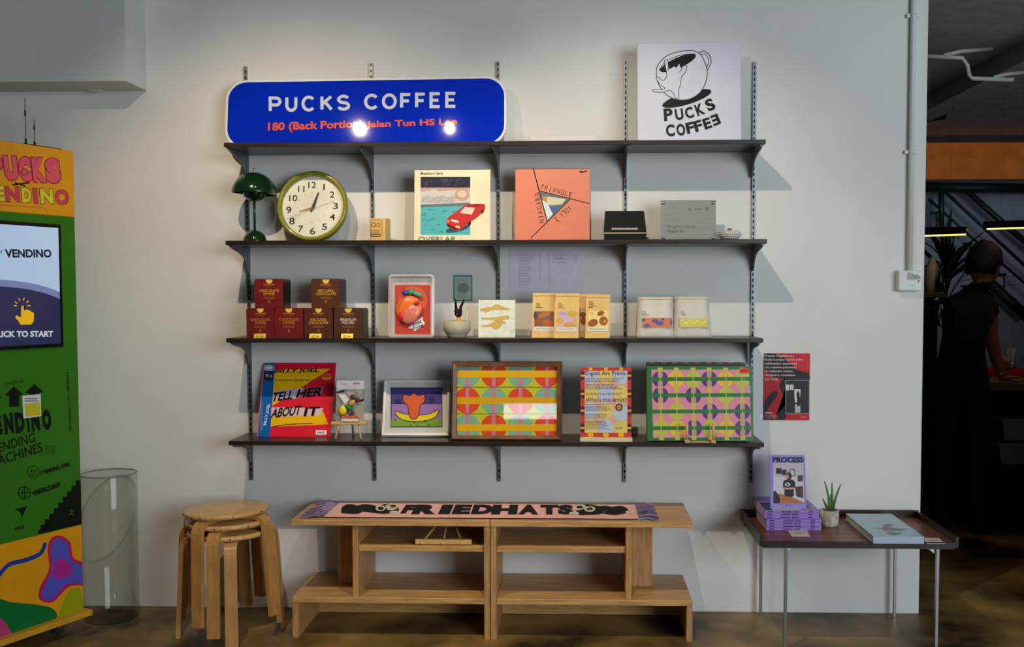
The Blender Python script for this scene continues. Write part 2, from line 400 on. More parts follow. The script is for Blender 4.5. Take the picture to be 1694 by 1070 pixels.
for j in range(4):
    o = MB().box(LR[j][0], LR[j][1], -DEP, -.0135, ZS[j]-TH, ZS[j], shelfm, bev=.0015).build('wall_shelf')
    tag(o, 'long dark brown wall board holding %s, %s' % (held[j], sn[j]), 'shelf', 'dark wall boards')
    for i, x in enumerate(SX):
        xx = x
        if i == 0: xx = max(x, LR[j][0]+.012)
        if i == 4: xx = min(x, LR[j][1]-.012)
        z = ZS[j]-TH
        prof = [(-.013, 0), (-.235, 0), (-.235, -.008), (-.2, -.016), (-.13, -.026), (-.08, -.04), (-.048, -.062), (-.032, -.09), (-.026, -.105), (-.013, -.105)]
        r = root('shelf_bracket', 'grey steel bracket under the %s, on the upright %s' % (sn[j], ['at far left', 'second from left', 'in the middle', 'second from right', 'at far right'][i]), 'bracket', (xx, 0, z-.0006), group='steel shelf brackets')
        MB().prism(prof, -.002, .002, steel, 'x').build('arm', r)
        MB().box(-.008, .008, -.235, -.015, -.003, 0, steel).build('flange', r)

# ---- blue street sign
cr3 = (350, 90, 3.3216)
a = at(373, 200, -.1); b = at(838, 200, -.1); w_ = b.x-a.x; h_ = .298
loc = ((a.x+b.x)/2, -.115, ZS[0]); ln = -.15; rl = -.008
r = root('street_sign', 'wide blue street-style sign with rounded corners reading PUCKS COFFEE', 'sign', loc, 0, ln, rl)
M = frame(loc, 0, ln, rl)
MB().prism(rrect(w_, h_, .085, 8), 0, .018, whitep, 'y').build('panel', r)
A = Art(M, cr3, w_, h_, rough=.06)
blue = PM('blue_reflective_sheet', (4, 42, 188), .045, var=.03, vscale=40)
A.raw(rrect(w_-.018, h_-.018, .078, 8, z=.009), blue)
for ch, xa, xb, ya in (('P', 314, 384, 231), ('U', 405, 472, 228), ('C', 494, 572, 226), ('K', 598, 668, 223), ('S', 688, 762, 221), ('C', 838, 920, 216), ('O', 936, 1018, 214), ('F', 1036, 1100, 212), ('F', 1118, 1180, 210), ('E', 1198, 1262, 208), ('E', 1284, 1348, 206)):
    A.stroke(ch, xa, ya, xb, ya+88, 17, (206, 212, 226))
A.text('180 (Back Portion)', 310, 366, 830, 424, (235, 96, 50), bold=.03, rot=1.2)
A.text('Jalan Tun HS Lee', 850, 358, 1350, 404, (235, 96, 50), bold=.03, rot=1.2)
A.build('lettering', r)

# ---- square canvas with the cup logo
cr4 = (850, 50, 3.764)
r, A, w_, h_ = card('canvas_sign', 'square white canvas with black tilted cup drawing, standing on the top shelf', 'sign', (1054, 1226, 70, 150), ZS[0], -.17, -.1, .022, PM('white_canvas', (214, 214, 228), .8, var=.03, vscale=3, bump=.15, bscale=300), cr4, bev=.003, part='canvas')
A.y = -.0003; K = (12, 12, 14); Wc = (214, 214, 228)
A.ell(1077, 425, 160, 38, K, 17)
cup = [(888, 250), (905, 205), (950, 162), (1010, 138), (1085, 126), (1150, 140), (1185, 190), (1204, 255), (1196, 320), (1170, 375), (1125, 415), (1070, 434), (1015, 432), (965, 412), (925, 375), (895, 320)]
def smooth(pts, closed=True, n=4):
    out = []; N = len(pts)
    for i in range(N if closed else N-1):
        p0, p1, p2, p3 = [pts[(i+k) % N] if closed else pts[min(max(i+k, 0), N-1)] for k in (-1, 0, 1, 2)]
        for t in range(n):
            t /= n; out.append(tuple(.5*(2*p1[d]+(p2[d]-p0[d])*t+(2*p0[d]-5*p1[d]+4*p2[d]-p3[d])*t*t+(3*p1[d]-p0[d]-3*p2[d]+p3[d])*t**3) for d in (0, 1)))
    if not closed: out.append(pts[-1])
    return out
A.line(smooth([(1152, 142), (1185, 130), (1218, 155), (1228, 200), (1205, 248)], False), 5, K)
A.line(smooth([(1165, 152), (1190, 148), (1208, 170), (1212, 200), (1200, 232)], False), 4, K)
cs = smooth(cup); A.poly(cs, Wc); A.line(cs, 5, K, True)
A.line(smooth([(905, 250), (935, 205), (990, 172), (1060, 152), (1128, 148)], False), 4, K)
A.ell(1022, 204, 122, 33, K, 24)
A.poly([(905, 252), (935, 215), (945, 255)], K)
cat = smooth([(938, 190), (958, 188), (966, 238), (1000, 224), (1012, 232), (1030, 206), (1040, 232), (1060, 220), (1078, 226), (1068, 262), (1044, 292), (1038, 340), (1026, 372), (1026, 420), (1008, 422), (990, 388), (965, 374), (930, 386), (870, 382), (868, 368), (925, 372), (940, 360), (915, 340), (886, 302), (900, 292), (928, 314), (952, 288), (946, 240)])
A.poly(cat, Wc); A.line(cat, 4, K, True)
A.line(smooth([(962, 235), (960, 255)], False), 4, K); A.line(smooth([(1028, 262), (1046, 245), (1045, 228)], False), 4, K)
for ch, x, y, s_, ro, fl in (('P', 962, 526, 78, 4, 0), ('U', 1030, 524, 72, 8, 0), ('C', 1092, 514, 72, 14, 0), ('K', 1158, 494, 72, 20, 0), ('S', 1222, 464, 76, 26, 0), ('C', 974, 624, 76, 4, 0), ('O', 1040, 620, 76, 8, 0), ('F', 1098, 608, 70, 12, 0), ('F', 1148, 596, 70, 16, 0), ('E', 1204, 580, 68, 18, 0), ('E', 1256, 558, 68, 22, 1)):
    A.text(ch, x-s_*.36, y-s_/2, x+s_*.36, y+s_/2, K, ro, .04, flip=bool(fl))
A.build('print', r)
# clear tray lying on the top shelf
a = at(877, 226, -.2); b = at(988, 226, -.2)
r = root('acrylic_tray', 'low clear acrylic tray lying on the top shelf between the two signs', 'tray', ((a.x+b.x)/2, -.17, ZS[0]))
w_ = (b.x-a.x)/2; ac = PM('milky_acrylic', (225, 222, 220), .3, alpha=.55)
MB().box(-w_, w_, -.05, .05, 0, .003, ac).build('base', r)
MB().box(-w_-.004, w_+.004, -.055, -.051, 0, .024, ac).box(-w_-.004, w_+.004, .051, .055, 0, .024, ac).box(-w_-.004, -w_, -.051, .051, 0, .024, ac).box(w_, w_+.004, -.051, .051, 0, .024, ac).build('rim', r)

# ---- green table lamp
cr5 = (370, 240, 5.841)
Y = -.13; c = at(421.5, 390, Y); green = PM('dark_green_lacquer', (14, 46, 20), .14, var=.04, coat=.5)
r = root('table_lamp', 'dark green lamp with dome shade and half ball foot, left of the clock', 'lamp', (c.x, Y, ZS[1]))
hz = lambda py, px=421.5: at(px, py, Y).z-ZS[1]
def dome(R, h, z0, n=12): return [(R*math.cos(PI/2*k/n), z0+h*math.sin(PI/2*k/n)) for k in range(n+1)]
zb = hz(380.5)
MB().lathe([(0, 0)]+dome(.049, zb, 0), green, 36).build('foot', r)
zr = hz(321); zt = hz(285)
MB().tube([(0, 0, zb-.004), (0, 0, zr+.02)], .0052, green, 12).build('stem', r)
Ms = Matrix.Translation((0, 0, zr)) @ Matrix.Rotation(math.radians(4), 4, 'Y')
MB().lathe([(.089, .001)]+dome(.0935, zt-zr, 0, 16), green, 48, M=Ms).build('shade', r)
MB().lathe([(.046*math.cos(PI/2*k/10), zr+.004-.036*math.sin(PI/2*k/10)) for k in range(11)], PM('lamp_bowl', (8, 36, 14), .2, coat=.4), 32).build('lower_shade', r)
MB().lathe([(.0, zt+.019), (.004, zt+.018), (.006, zt+.012), (.004, zt+.005), (.003, zt-.002)], chrome, 14).build('knob', r)

# ---- wall clock
a = at(458, 342, -.1); b = at(575.5, 342, -.1); R = (b.x-a.x)/2
loc = ((a.x+b.x)/2, -.10, ZS[1]); ln = -.14
olive = PM('olive_rim', (134, 132, 28), .2, var=.05, coat=.5)
r = root('wall_clock', 'round olive green clock with white dial, leaning on the second shelf', 'clock', loc, 0, ln)
Mc = Matrix.Translation((0, 0, R)) @ Matrix.Rotation(PI/2, 4, 'X')      # lathe axis z -> -y
MB().lathe([(0, -.004), (R*.93, -.004), (R, .004), (R, .022), (R*.97, .032), (R*.92, .035), (R*.875, .028), (R*.865, .012), (R*.86, .010)], olive, 64, M=Mc).build('rim', r)
MB().lathe([(0, .010), (R*.87, .010)], PM('clock_dial', (240, 234, 218), .5), 64, M=Mc).build('dial', r)
A = Art(frame(loc, 0, ln), cr5, 2*R, 2*R, y=-.0105); N_ = (52, 48, 44)
A.w = 2*R
for t, x, y, wd, ht in (('12', 855, 385, 76, 62), ('1', 970, 404, 16, 60), ('2', 1048, 478, 46, 62), ('3', 1080, 587, 50, 62), ('4', 1050, 695, 54, 62), ('5', 975, 788, 50, 62), ('6', 858, 830, 52, 66), ('7', 744, 808, 50, 62), ('8', 660, 735, 52, 66), ('9', 629, 627, 52, 66), ('10', 672, 512, 78, 62), ('11', 750, 424, 62, 60)):
    A.text(t, x-wd/2, y-ht/2, x+wd/2, y+ht/2, N_, bold=.012)
for k in range(12):
    an = k*PI/6; A.ell(855+math.sin(an)*142, 605-math.cos(an)*142, 5, 5, (190, 184, 170))
A.build('numerals', r)
A = Art(frame(loc, 0, ln), cr5, 2*R, 2*R, y=-.016)
A.poly([(848, 602), (912, 455), (922, 452), (876, 606), (846, 645), (834, 640)], (40, 34, 30))
A.poly([(730, 634), (735, 642), (870, 604), (866, 592)], (206, 140, 60))
A.line([(1060, 536), (615, 710)], 4, (150, 140, 120)); A.ell(862, 600, 12, 12, (120, 50, 30))
A.build('hands', r)
MB().lathe([(0, .024), (R*.875, .024)], glass, 48, M=Mc).build('glass', r)

# ---- small printed wooden block box
p = at(625, 395, -.15)
loc = (p.x, -.15, ZS[1]); yw = -.32
r = root('block_box', 'small cream printed wooden block, right of the clock', 'box', loc, yw)
cream = PM('block_cream', (226, 190, 116), .6, var=.1)
MB().box(-.034, .034, 0, .05, 0, .098, cream, bev=.003).build('body', r)
A = Art(frame(loc, yw), cr5, .068, .098); Kb = (92, 60, 30)
A.line([(1410, 880), (1410, 742), (1432, 722), (1512, 722), (1530, 742), (1530, 880)], 5, (150, 104, 54))
A.ell(1450, 770, 22, 24, Kb); A.ell(1450, 770, 15, 17, (226, 190, 116)); A.ell(1496, 772, 18, 22, Kb); A.ell(1496, 772, 12, 15, (226, 190, 116))
A.lines(1425, 815, 1520, 850, 2, Kb, .4, 3); A.lines(1420, 852, 1524, 892, 2, (50, 34, 22), .6, 5, .1)
A.build('print', r)

# ---- record with car over a pool
cr6 = (660, 250, 4.982)
r, A, w_, h_ = card('record_sleeve', 'cream record sleeve with red car over a turquoise pool, second shelf', 'record', (685.5, 811, 281, 340), ZS[1], -.15, -.08, .004, PM('cream_sleeve', (232, 222, 190), .5), cr6, group='record sleeves', rough=.35)
A.text('Masanori Sera', 178, 170, 362, 196, (50, 46, 42), bold=.02, rot=.3)
A.rect(178, 212, 588, 690, (86, 178, 182)); A.rect(178, 212, 588, 300, (38, 38, 62))
A.poly([(178, 300), (588, 300), (588, 350), (178, 350)], (190, 160, 150))
A.poly([(178, 335), (250, 325), (280, 310), (330, 330), (470, 320), (588, 330), (588, 440), (178, 450)], (206, 200, 196))
rg = random.Random(4)
for k in range(22):
    x = 185+k*12.5; A.line([(x, 425), (x+16, 365+rg.random()*14)], 5, (150, 146, 150))
for k in range(14):
    x = 190+rg.random()*380; A.ell(x, 225+rg.random()*60, 16, 7, (66, 64, 96), rg.random()*60)
A.ell(520, 360, 60, 48, (190, 160, 136)); A.ell(520, 352, 38, 28, (218, 196, 176))
A.poly([(178, 440), (588, 425), (588, 445), (178, 462)], (98, 120, 122))
for k in range(46):
    x, y = 182+rg.random()*380, 475+rg.random()*200; A.line(smooth([(x, y), (x+14, y-8), (x+26, y+2)], False, 2), 3.5, [(122, 204, 206), (60, 150, 160), (70, 160, 176)][k % 3])
A.ell(480, 640, 95, 22, (40, 84, 96), 12)
A.poly(smooth([(395, 585), (400, 556), (450, 515), (520, 465), (560, 440), (690, 434), (708, 450), (704, 486), (640, 548), (560, 600), (505, 650), (470, 652), (400, 618)], True, 3), (196, 50, 52))
A.poly([(500, 508), (545, 462), (628, 468), (600, 524)], (226, 206, 190)); A.poly([(552, 455), (580, 440), (680, 440), (640, 462)], (150, 34, 40))
A.poly([(395, 598), (480, 640), (478, 652), (398, 616)], (70, 16, 20))
A.poly([(432, 560), (492, 576), (488, 592), (428, 576)], (240, 230, 216)); A.rect(398, 568, 414, 586, (240, 160, 80)); A.poly([(470, 612), (502, 620), (498, 636), (468, 628)], (240, 220, 170))
A.ell(580, 598, 12, 22, (60, 30, 30), -25); A.ell(690, 496, 9, 18, (60, 30, 30), -25)
A.text('OVERLAP', 160, 704, 462, 742, (110, 140, 126), bold=.01)
A.build('print', r); MB().add([(-w_/2-.002, -.0062, 0), (w_/2+.002, -.0062, 0), (w_/2+.002, -.0062, h_+.001), (-w_/2-.002, -.0062, h_+.001)], [(0, 1, 2, 3)], film).build('plastic_sleeve', r)

# ---- salmon record with triangle
r, A, w_, h_ = card('record_sleeve', 'salmon pink record sleeve crossed by three black lines round a triangle', 'record', (852.5, 975.5, 278.5, 340), ZS[1], -.15, -.08, .004, PM('salmon_sleeve', (222, 130, 102), .4, var=.03, vscale=3), cr6, group='record sleeves', rough=.35)
A.poly([(1162, 328), (1412, 396), (1222, 578)], (98, 120, 124)); A.poly([(1215, 372), (1375, 395), (1340, 440), (1225, 446)], (216, 206, 176))
A.poly([(1178, 370), (1222, 372), (1218, 420), (1190, 415)], (190, 150, 60)); A.poly([(1180, 400), (1225, 430), (1268, 520), (1222, 570)], (214, 224, 234)); A.poly([(1240, 455), (1330, 450), (1275, 515)], (84, 108, 158))
A.line([(1108, 146), (1222, 580)], 9, (30, 18, 18)); A.line([(1155, 326), (1570, 432)], 7, (30, 18, 18)); A.line([(1415, 392), (1085, 718)], 7, (30, 18, 18))
def run(t, x0, y0, x1, y1, hgt, rot, col=(70, 30, 26), flip=0):
    n = len(t)
    for k, ch in enumerate(t):
        if ch == ' ': continue
        f_ = (k+.5)/n; x = x0+(x1-x0)*f_; y = y0+(y1-y0)*f_; wd = math.hypot(x1-x0, y1-y0)/n*(.2 if ch in 'I.' else .7)
        A.text(ch, x-wd/2, y-hgt/2, x+wd/2, y+hgt/2, col, rot or .01, 0.0)
run('TRIANGLE', 1165, 290, 1430, 362, 40, -15); run('NIAGARA', 1180, 596, 1132, 338, 42, 103)
run('VOL. 2', 1415, 462, 1290, 572, 44, 221)
A.poly([(1485, 160), (1520, 168), (1550, 156), (1548, 168), (1515, 180), (1492, 176)], (30, 18, 18))
A.build('print', r); MB().add([(-w_/2-.001, -.0045, 0), (w_/2+.001, -.0045, 0), (w_/2+.001, -.0045, h_+.001), (-w_/2-.001, -.0045, h_+.001)], [(0, 1, 2, 3)], film).build('plastic_sleeve', r)

# ---- black display box, metal plaque, small pot
cr7 = (980, 290, 5.465)
Y = -.18; a = at(998.5, 385, Y); b = at(1071, 385, Y); w_ = b.x-a.x; loc = ((a.x+b.x)/2, Y, ZS[1])
r = root('display_case', 'small black slanted display box with a thin cream line', 'box', loc)
zt = at(1035, 349, Y+.03).z-ZS[1]; zl = at(1035, 385.5, Y).z-ZS[1]
MB().box(-w_/2+.004, w_/2-.004, 0, .06, 0, zl-.002, black, bev=.003).build('base', r)
MB().box(-w_/2-.003, w_/2+.002, -.002, .06, zl-.002, zl+.002, PM('cream_line', (214, 190, 150), .5)).build('trim_strip', r)
hh = zt
MB().add([(-w_/2+.001, .0, zl+.002), (w_/2-.003, 0, zl+.002), (w_/2-.003, .06, zl+.002), (-w_/2+.001, .06, zl+.002), (-w_/2+.007, .03, hh), (w_/2-.012, .03, hh), (w_/2-.012, .05, hh), (-w_/2+.007, .05, hh)], [(0, 1, 5, 4), (1, 2, 6, 5), (2, 3, 7, 6), (3, 0, 4, 7), (4, 5, 6, 7), (3, 2, 1, 0)], black).build('lid', r)
ang = math.atan2(.03, hh-zl); Mq = frame((0, -.0004, zl+.002), 0, -ang)
A = Art(frame(loc) @ Mq, cr7, w_, .2); A.lines(175, 472, 412, 494, 1, (190, 176, 150), .7, 3, 0); A.build('lettering', r).matrix_local = Mq
metal = PM('brushed_plaque', (142, 141, 134), .5, metal=.25, var=.05, vscale=5, stretch=(1, 1, 60))
r, A, w_, h_ = card('metal_plaque', 'brushed metal plaque with a screw in each corner, second shelf', 'plaque', (1093, 1184.5, 331, 360), ZS[1], -.14, -.06, .004, metal, cr7, part='plate')
for x, y, s_ in ((680, 292, 85),): A.text('Sokongan', x, y-6, x+s_, y+7, (110, 104, 96))
A.text('KL', 874, 296, 902, 320, (60, 58, 54), bold=.03); A.text('think city', 922, 296, 992, 316, (90, 88, 80), bold=.02); A.text('YS', 1018, 290, 1050, 316, (66, 64, 60), bold=.03)
A.text('Penerima', 690, 396, 768, 406, (110, 104, 96))
A.text('Program Geran', 682, 450, 930, 482, (84, 80, 74), bold=.005); A.text('Kreatif KL', 682, 488, 832, 518, (84, 80, 74), bold=.005)
A.build('engraving', r)
for sx in (-1, 1):
    for z in (.012, h_-.012):
        MB().lathe([(0, .004), (.004, .004), (.006, .002), (.0065, 0)], chrome, 16, M=Matrix.Translation((sx*(w_/2-.012), -.0005, z)) @ Matrix.Rotation(PI/2, 4, 'X')).build('screw', r)
p = at(1207, 392, -.15); r = root('lidded_pot', 'tiny white woven-pattern lidded pot beside the metal plaque', 'pot', (p.x, -.15, ZS[1]))
pw = PM('white_basket_glaze', (206, 200, 190), .5, bump=.5, bscale=120)
mb = MB(); prof = [(0, 0), (.024, 0), (.032, .006), (.043, .018), (.046, .026), (.043, .034), (.034, .040), (.0, .043)]
mb.lathe(prof, pw, 30).build('body', r)
kn = MB()
for j, (rr, zz) in enumerate(((.036, .010), (.043, .018), (.046, .026), (.042, .034))):
    for k in range(26): a_ = 2*PI*(k+.5*(j % 2))/26; kn.ball((rr*math.cos(a_), rr*math.sin(a_), zz), (.0045, .0045, .0035), pw, n=6, m_=4)
tag(kn.build('weave', r), kind='stuff')
MB().lathe([(0, .051), (.008, .050), (.010, .046), (.006, .042)], PM('pot_knob', (110, 100, 86), .5), 16).build('knob', r)

# ------------------------------------------------------------------ third shelf
cr8 = (380, 440, 7.058)
def choco(px0, px1, topy, boty, z0, col, lines_, gold, name_lbl):
    Y = -.2; a = at(px0, 530, Y); b = at(px1, 530, Y); w_ = b.x-a.x-.0006; loc = ((a.x+b.x)/2, Y, z0)
    r = root('chocolate_box', name_lbl, 'box', loc, group='chocolate powder cartons')
    mt = PM('carton_%d_%d' % (col[0], col[1]), col, .42, var=.03)
    h = .122
    bd = MB(); bd.prism([(-w_/2, 0), (w_/2, 0), (w_/2, h-.006), (w_/2-.006, h), (-w_/2+.006, h), (-w_/2, h-.006)], 0, .115, mt, 'y'); bd.build('carton', r)
    A = Art(frame(loc), cr8, w_, h); G = (226, 176, 70); cx = (((px0+px1)/2)-380)*7.058; y0 = (topy-440)*7.058
    A.ell(cx, y0+3, 40, 48, (238, 200, 84), 0, 20, 180, 360)
    A.lines(cx-66, y0+52, cx+66, y0+72, 1, (176, 120, 56), .7, 9, 0)
    A.lines(cx-46, y0+80, cx+46, y0+90, 1, (150, 96, 50), .5, 2, 0)
    for k, (t, wd) in enumerate(lines_): A.text(t, cx-wd/2, y0+116+k*36, cx+wd/2, y0+148+k*36, gold, bold=.004, rot=.1)
    A.lines(cx-70, y0+202, cx+70, y0+228, 2, (176, 120, 56), .35, 4, .2)
    A.ell(cx, y0+258, 12, 15, (190, 130, 60)); A.ell(cx, y0+256, 7, 9, col)
    A.lines(cx-110, y0+284, cx+120, y0+290, 1, tuple(int(v*1.4) for v in col), .5, 6, 0)
    A.build('print', r)
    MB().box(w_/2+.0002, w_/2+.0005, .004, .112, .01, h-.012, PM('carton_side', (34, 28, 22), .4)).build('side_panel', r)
    return w_
mr = (112, 24, 26); br = (84, 46, 30); G = (230, 172, 66)
cd_ = [('CHOCOLATE', 228), ('DIVINE', 130)]; dk = [('50% DARK', 190), ('CHOCOLATE', 232)]; mo = [('PREMIUM', 180), ('MOCHA', 145)]
zs = ZS[2]
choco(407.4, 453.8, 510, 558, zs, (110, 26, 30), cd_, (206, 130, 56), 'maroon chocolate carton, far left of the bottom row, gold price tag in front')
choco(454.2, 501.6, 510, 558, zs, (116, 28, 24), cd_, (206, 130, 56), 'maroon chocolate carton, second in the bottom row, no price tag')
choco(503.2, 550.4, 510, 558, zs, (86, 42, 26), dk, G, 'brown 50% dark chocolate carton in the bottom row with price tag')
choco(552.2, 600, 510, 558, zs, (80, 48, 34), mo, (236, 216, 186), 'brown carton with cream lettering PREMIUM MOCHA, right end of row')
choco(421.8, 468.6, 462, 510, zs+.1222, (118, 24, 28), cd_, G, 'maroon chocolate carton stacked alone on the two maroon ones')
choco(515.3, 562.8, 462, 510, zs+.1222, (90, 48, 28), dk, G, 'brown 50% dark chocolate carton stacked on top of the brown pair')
gold = PM('gold_tag', (240, 206, 70), .35, metal=.3)
for k, (x0, x1) in enumerate(((284, 420), (930, 1070), (1300, 1440))):
    a = at(380+x0/7.058, 558, -.235); b = at(380+x1/7.058, 558, -.235); loc = ((a.x+b.x)/2, -.238, zs)
    r = root('price_tag', 'gold folded price tag in front of the %s' % ('left maroon carton', 'brown 50% dark chocolate carton', 'premium mocha carton')[k], 'price tag', loc, 0, -.35, group='gold price tags')
    w_ = b.x-a.x; MB().box(-w_/2, w_/2, 0, .0012, 0, .019, gold).prism([(.0012, .0), (.0012, .0012), (.015, .0075), (.015, .0062)], -w_/2, w_/2, gold, 'x').build('card', r)
    A = Art(frame(loc, 0, -.35), cr8, w_, .019); cx = (x0+x1)/2
    A.text(['22.90', '22.90', '22.90'][k], cx-46, 812, cx+46, 838, (96, 70, 10), bold=.02); A.build('price', r)

crA = (620, 430, 6.688)
# blister pack
Y = -.17; a = at(641, 550, Y); b = at(717.5, 550, Y); w_ = b.x-a.x; loc = ((a.x+b.x)/2, Y, zs); ln = -.12; M = frame(loc, 0, ln)
h_ = Art(M, (0, 0, 1), 9, 9).loc(680, 453, False)[1]
r = root('blister_pack', 'clear plastic tray pack with orange fruit shape on a red card', 'toy pack', loc, 0, ln)
pl = PM('clear_blister', (236, 228, 222), .12, alpha=.38, coat=.3)
mb = MB(); o_ = rrect(w_, h_, .016); i_ = rrect(w_-.02, h_-.02, .012, z=.01); n = len(o_)
for ya, yb in ((0, .03),):
    vs = [(p[0], ya+.004, p[1]) for p in o_]+[(p[0], ya, p[1]) for p in i_]+[(p[0], yb, p[1]) for p in i_]+[(p[0], yb, p[1]) for p in o_]
    fs = []
    for k in range(n):
        k2 = (k+1) % n
        fs += [(k, k2, n+k2, n+k), (n+k, n+k2, 2*n+k2, 2*n+k), (k, 3*n+k, 3*n+k2, k2)]
    mb.add(vs, fs, pl)
mb.build('tray_rim', r, normals=False)
MB().prism(rrect(w_-.002, h_-.002, .015, z=.001), .0302, .031, PM('blister_back', (222, 214, 214), .2, alpha=.6), 'y').build('tray_back', r)
A = Art(M, crA, w_, h_, y=.029); A.w = w_
A.rect(222, 275, 612, 820, (190, 66, 52))
A.ell(420, 440, 160, 150, (206, 92, 66)); A.build('card', r)
A = Art(M, crA, w_, h_, y=.026)
A.poly(smooth([(380, 740), (520, 632), (532, 670), (550, 712), (440, 786), (430, 760), (385, 755)], True, 3), (236, 232, 236))
A.text('Fruit', 420, 675, 520, 715, (30, 26, 40), 24, .03); A.text('Pocket', 425, 715, 540, 755, (30, 26, 40), 24, .03); A.build('label', r)
def lump(cx, cy, rx, ry, rz, col, rot=0, y=.014, nm='fruit'):
    q = Art(M, crA, w_, h_, y=y).loc(cx, cy); s_ = 1/6.688/392
    R_ = Matrix.Translation((q[0], y, q[1])) @ Matrix.Rotation(math.radians(-rot), 4, 'Y')
    return MB().ball((0, 0, 0), (rx*s_, rz, ry*s_), PM('lump_%d_%d_%d' % col, col, .3, coat=.3), M=R_, n=24, m_=14).build(nm, r)
lump(378, 535, 148, 140, .014, (238, 112, 42), 20); lump(400, 590, 130, 96, .016, (228, 120, 104), 50, .012, 'fruit_flesh')
lump(465, 478, 34, 26, .02, (214, 58, 60), 30, .006, 'fruit_opening'); lump(300, 620, 40, 60, .014, (206, 48, 36), -20, .010, 'fruit_base')
lump(335, 360, 34, 30, .01, (40, 80, 170), 0, .016, 'berry'); lump(400, 352, 40, 30, .01, (70, 150, 120), 30, .014, 'leaf'); lump(470, 378, 60, 26, .01, (84, 166, 136), -20, .012, 'leaf')
for k in (0,): A = Art(M, crA, w_, h_, y=-.003); A.line(smooth([(352, 400), (290, 460), (250, 540)], False), 5, (80, 70, 130)); A.build('seam', r)

# bowl with figure
Y = -.17; p = at(620+910/6.688, 556, Y); s_ = 1/6.688/(1634.7/(4.2718+Y)); wr = 155*s_
r = root('ceramic_bowl', 'small grey-beige footed ceramic bowl on the third shelf', 'bowl', (p.x, Y, zs))
bw = PM('stone_glaze', (178, 172, 152), .55, var=.05)
hB = at(755, 530.5, Y).z-zs
MB().lathe([(0, .001), (wr*.68, .001), (wr*.70, .008), (wr*.78, .014), (wr*.97, .028), (wr, .04), (wr, hB), (wr-.004, hB+.001), (wr-.007, hB-.002), (wr-.01, .03), (wr*.5, .016), (0, .015)], bw, 40).build('bowl', r)
q = at(620+925/6.688, 530, Y); r = root('rabbit_figure', 'black long-eared figure with red spots standing in the small bowl', 'figurine', (q.x, Y, zs+.0165))
zz = lambda y: at(750, 430+y/6.688, Y).z-zs-.0165
MB().tube([(0, 0, 0), (0, 0, zz(635))], .0105, PM('yellow_collar', (206, 160, 40), .5), 16).build('body', r)
MB().ball((0, 0, zz(590)), (.0158, .014, .0175), black).ball((-.008, -.006, zz(562)), (.009, .008, .008), black).ball((.009, -.004, zz(560)), (.008, .008, .009), black).build('head', r)
for sx, xt, yt in ((-1, 890, 425), (1, 990, 425)):
    xt_ = at(620+xt/6.688, 490, Y).x-q.x
    MB().tube([(sx*.007, 0, zz(560)), (sx*.010, 0, zz(520)), (xt_*.8+sx*.001, 0, zz(460)), (xt_, 0, zz(yt))], [.005, .006, .0042, .0012], black, 10).build('ear', r)
mbr = MB()
for x, y, rr in ((912, 602, .004), (930, 545, .003), (905, 565, .0025)): mbr.ball((at(620+x/6.688, 500, Y).x-q.x, -.0125, zz(y)), (rr, .002, rr), PM('red_spot', (200, 40, 36), .4), n=8, m_=6)
mbr.build('red_spots', r)
q2 = at(620+1018/6.688, 520, Y-.01)
tag(MB().tube([(q2.x-.006, Y-.0, zs+.022), (q2.x-.001, Y, zs+.07), (q2.x+.003, Y, at(773, 515, Y).z)], [.003, .0028, .001], PM('white_spoon', (220, 214, 200), .4), 8).build('spoon'), 'thin white pointed stick standing in the small bowl', 'spoon')

# green notice on the wall
a = at(620+870/6.688, 430+455/6.688, -.002); b = at(620+1080/6.688, 430+165/6.688, -.002)
loc = ((a.x+b.x)/2, -.002, a.z); r = root('paper_notice', 'small green-bordered paper notice on the wall above the bowl', 'notice', loc)
w_, h_ = b.x-a.x, b.z-a.z; MB().box(-w_/2, w_/2, 0, .0015, 0, h_, PM('green_card', (84, 148, 122), .7)).build('sheet', r)
A = Art(frame(loc), crA, w_, h_); A.rect(885, 185, 1062, 440, (176, 190, 172)); A.ell(978, 312, 66, 58, (128, 146, 136))
A.lines(905, 205, 1045, 420, 14, (110, 130, 122), .3, 3, .15); A.build('print', r)

# small painting
r, A, w_, h_ = card('small_painting', 'small pale canvas with three ochre brushed shapes, third shelf', 'painting', (791.5, 852, 496, 530), zs, -.15, -.1, .012, PM('pale_canvas', (226, 230, 216), .7, var=.05, vscale=40), crA, part='canvas')
for pts in ([(1165, 560), (1210, 530), (1290, 525), (1330, 500), (1370, 495), (1410, 520), (1495, 540), (1440, 552), (1330, 550), (1260, 565), (1225, 585), (1215, 560)],
            [(1180, 640), (1260, 640), (1360, 632), (1470, 615), (1485, 640), (1470, 655), (1400, 665), (1445, 690), (1430, 710), (1360, 680), (1290, 660), (1200, 655)],
            [(1178, 725), (1240, 720), (1290, 700), (1340, 680), (1400, 700), (1390, 735), (1350, 765), (1310, 755), (1290, 735), (1220, 740)]):
    A.poly(smooth(pts, True, 3), (214, 178, 96)); A.line(smooth(pts, True, 3), 4, (168, 142, 84), True)
for k in range(7): A.line([(1170+k*14, 540+k % 3*8), (1178+k*14, 570)], 3, (120, 120, 100))
A.lines(1500, 780, 1535, 820, 3, (150, 150, 130), .3); A.lines(1500, 645, 1540, 660, 1, (150, 150, 130), .3); A.build('brushwork', r)

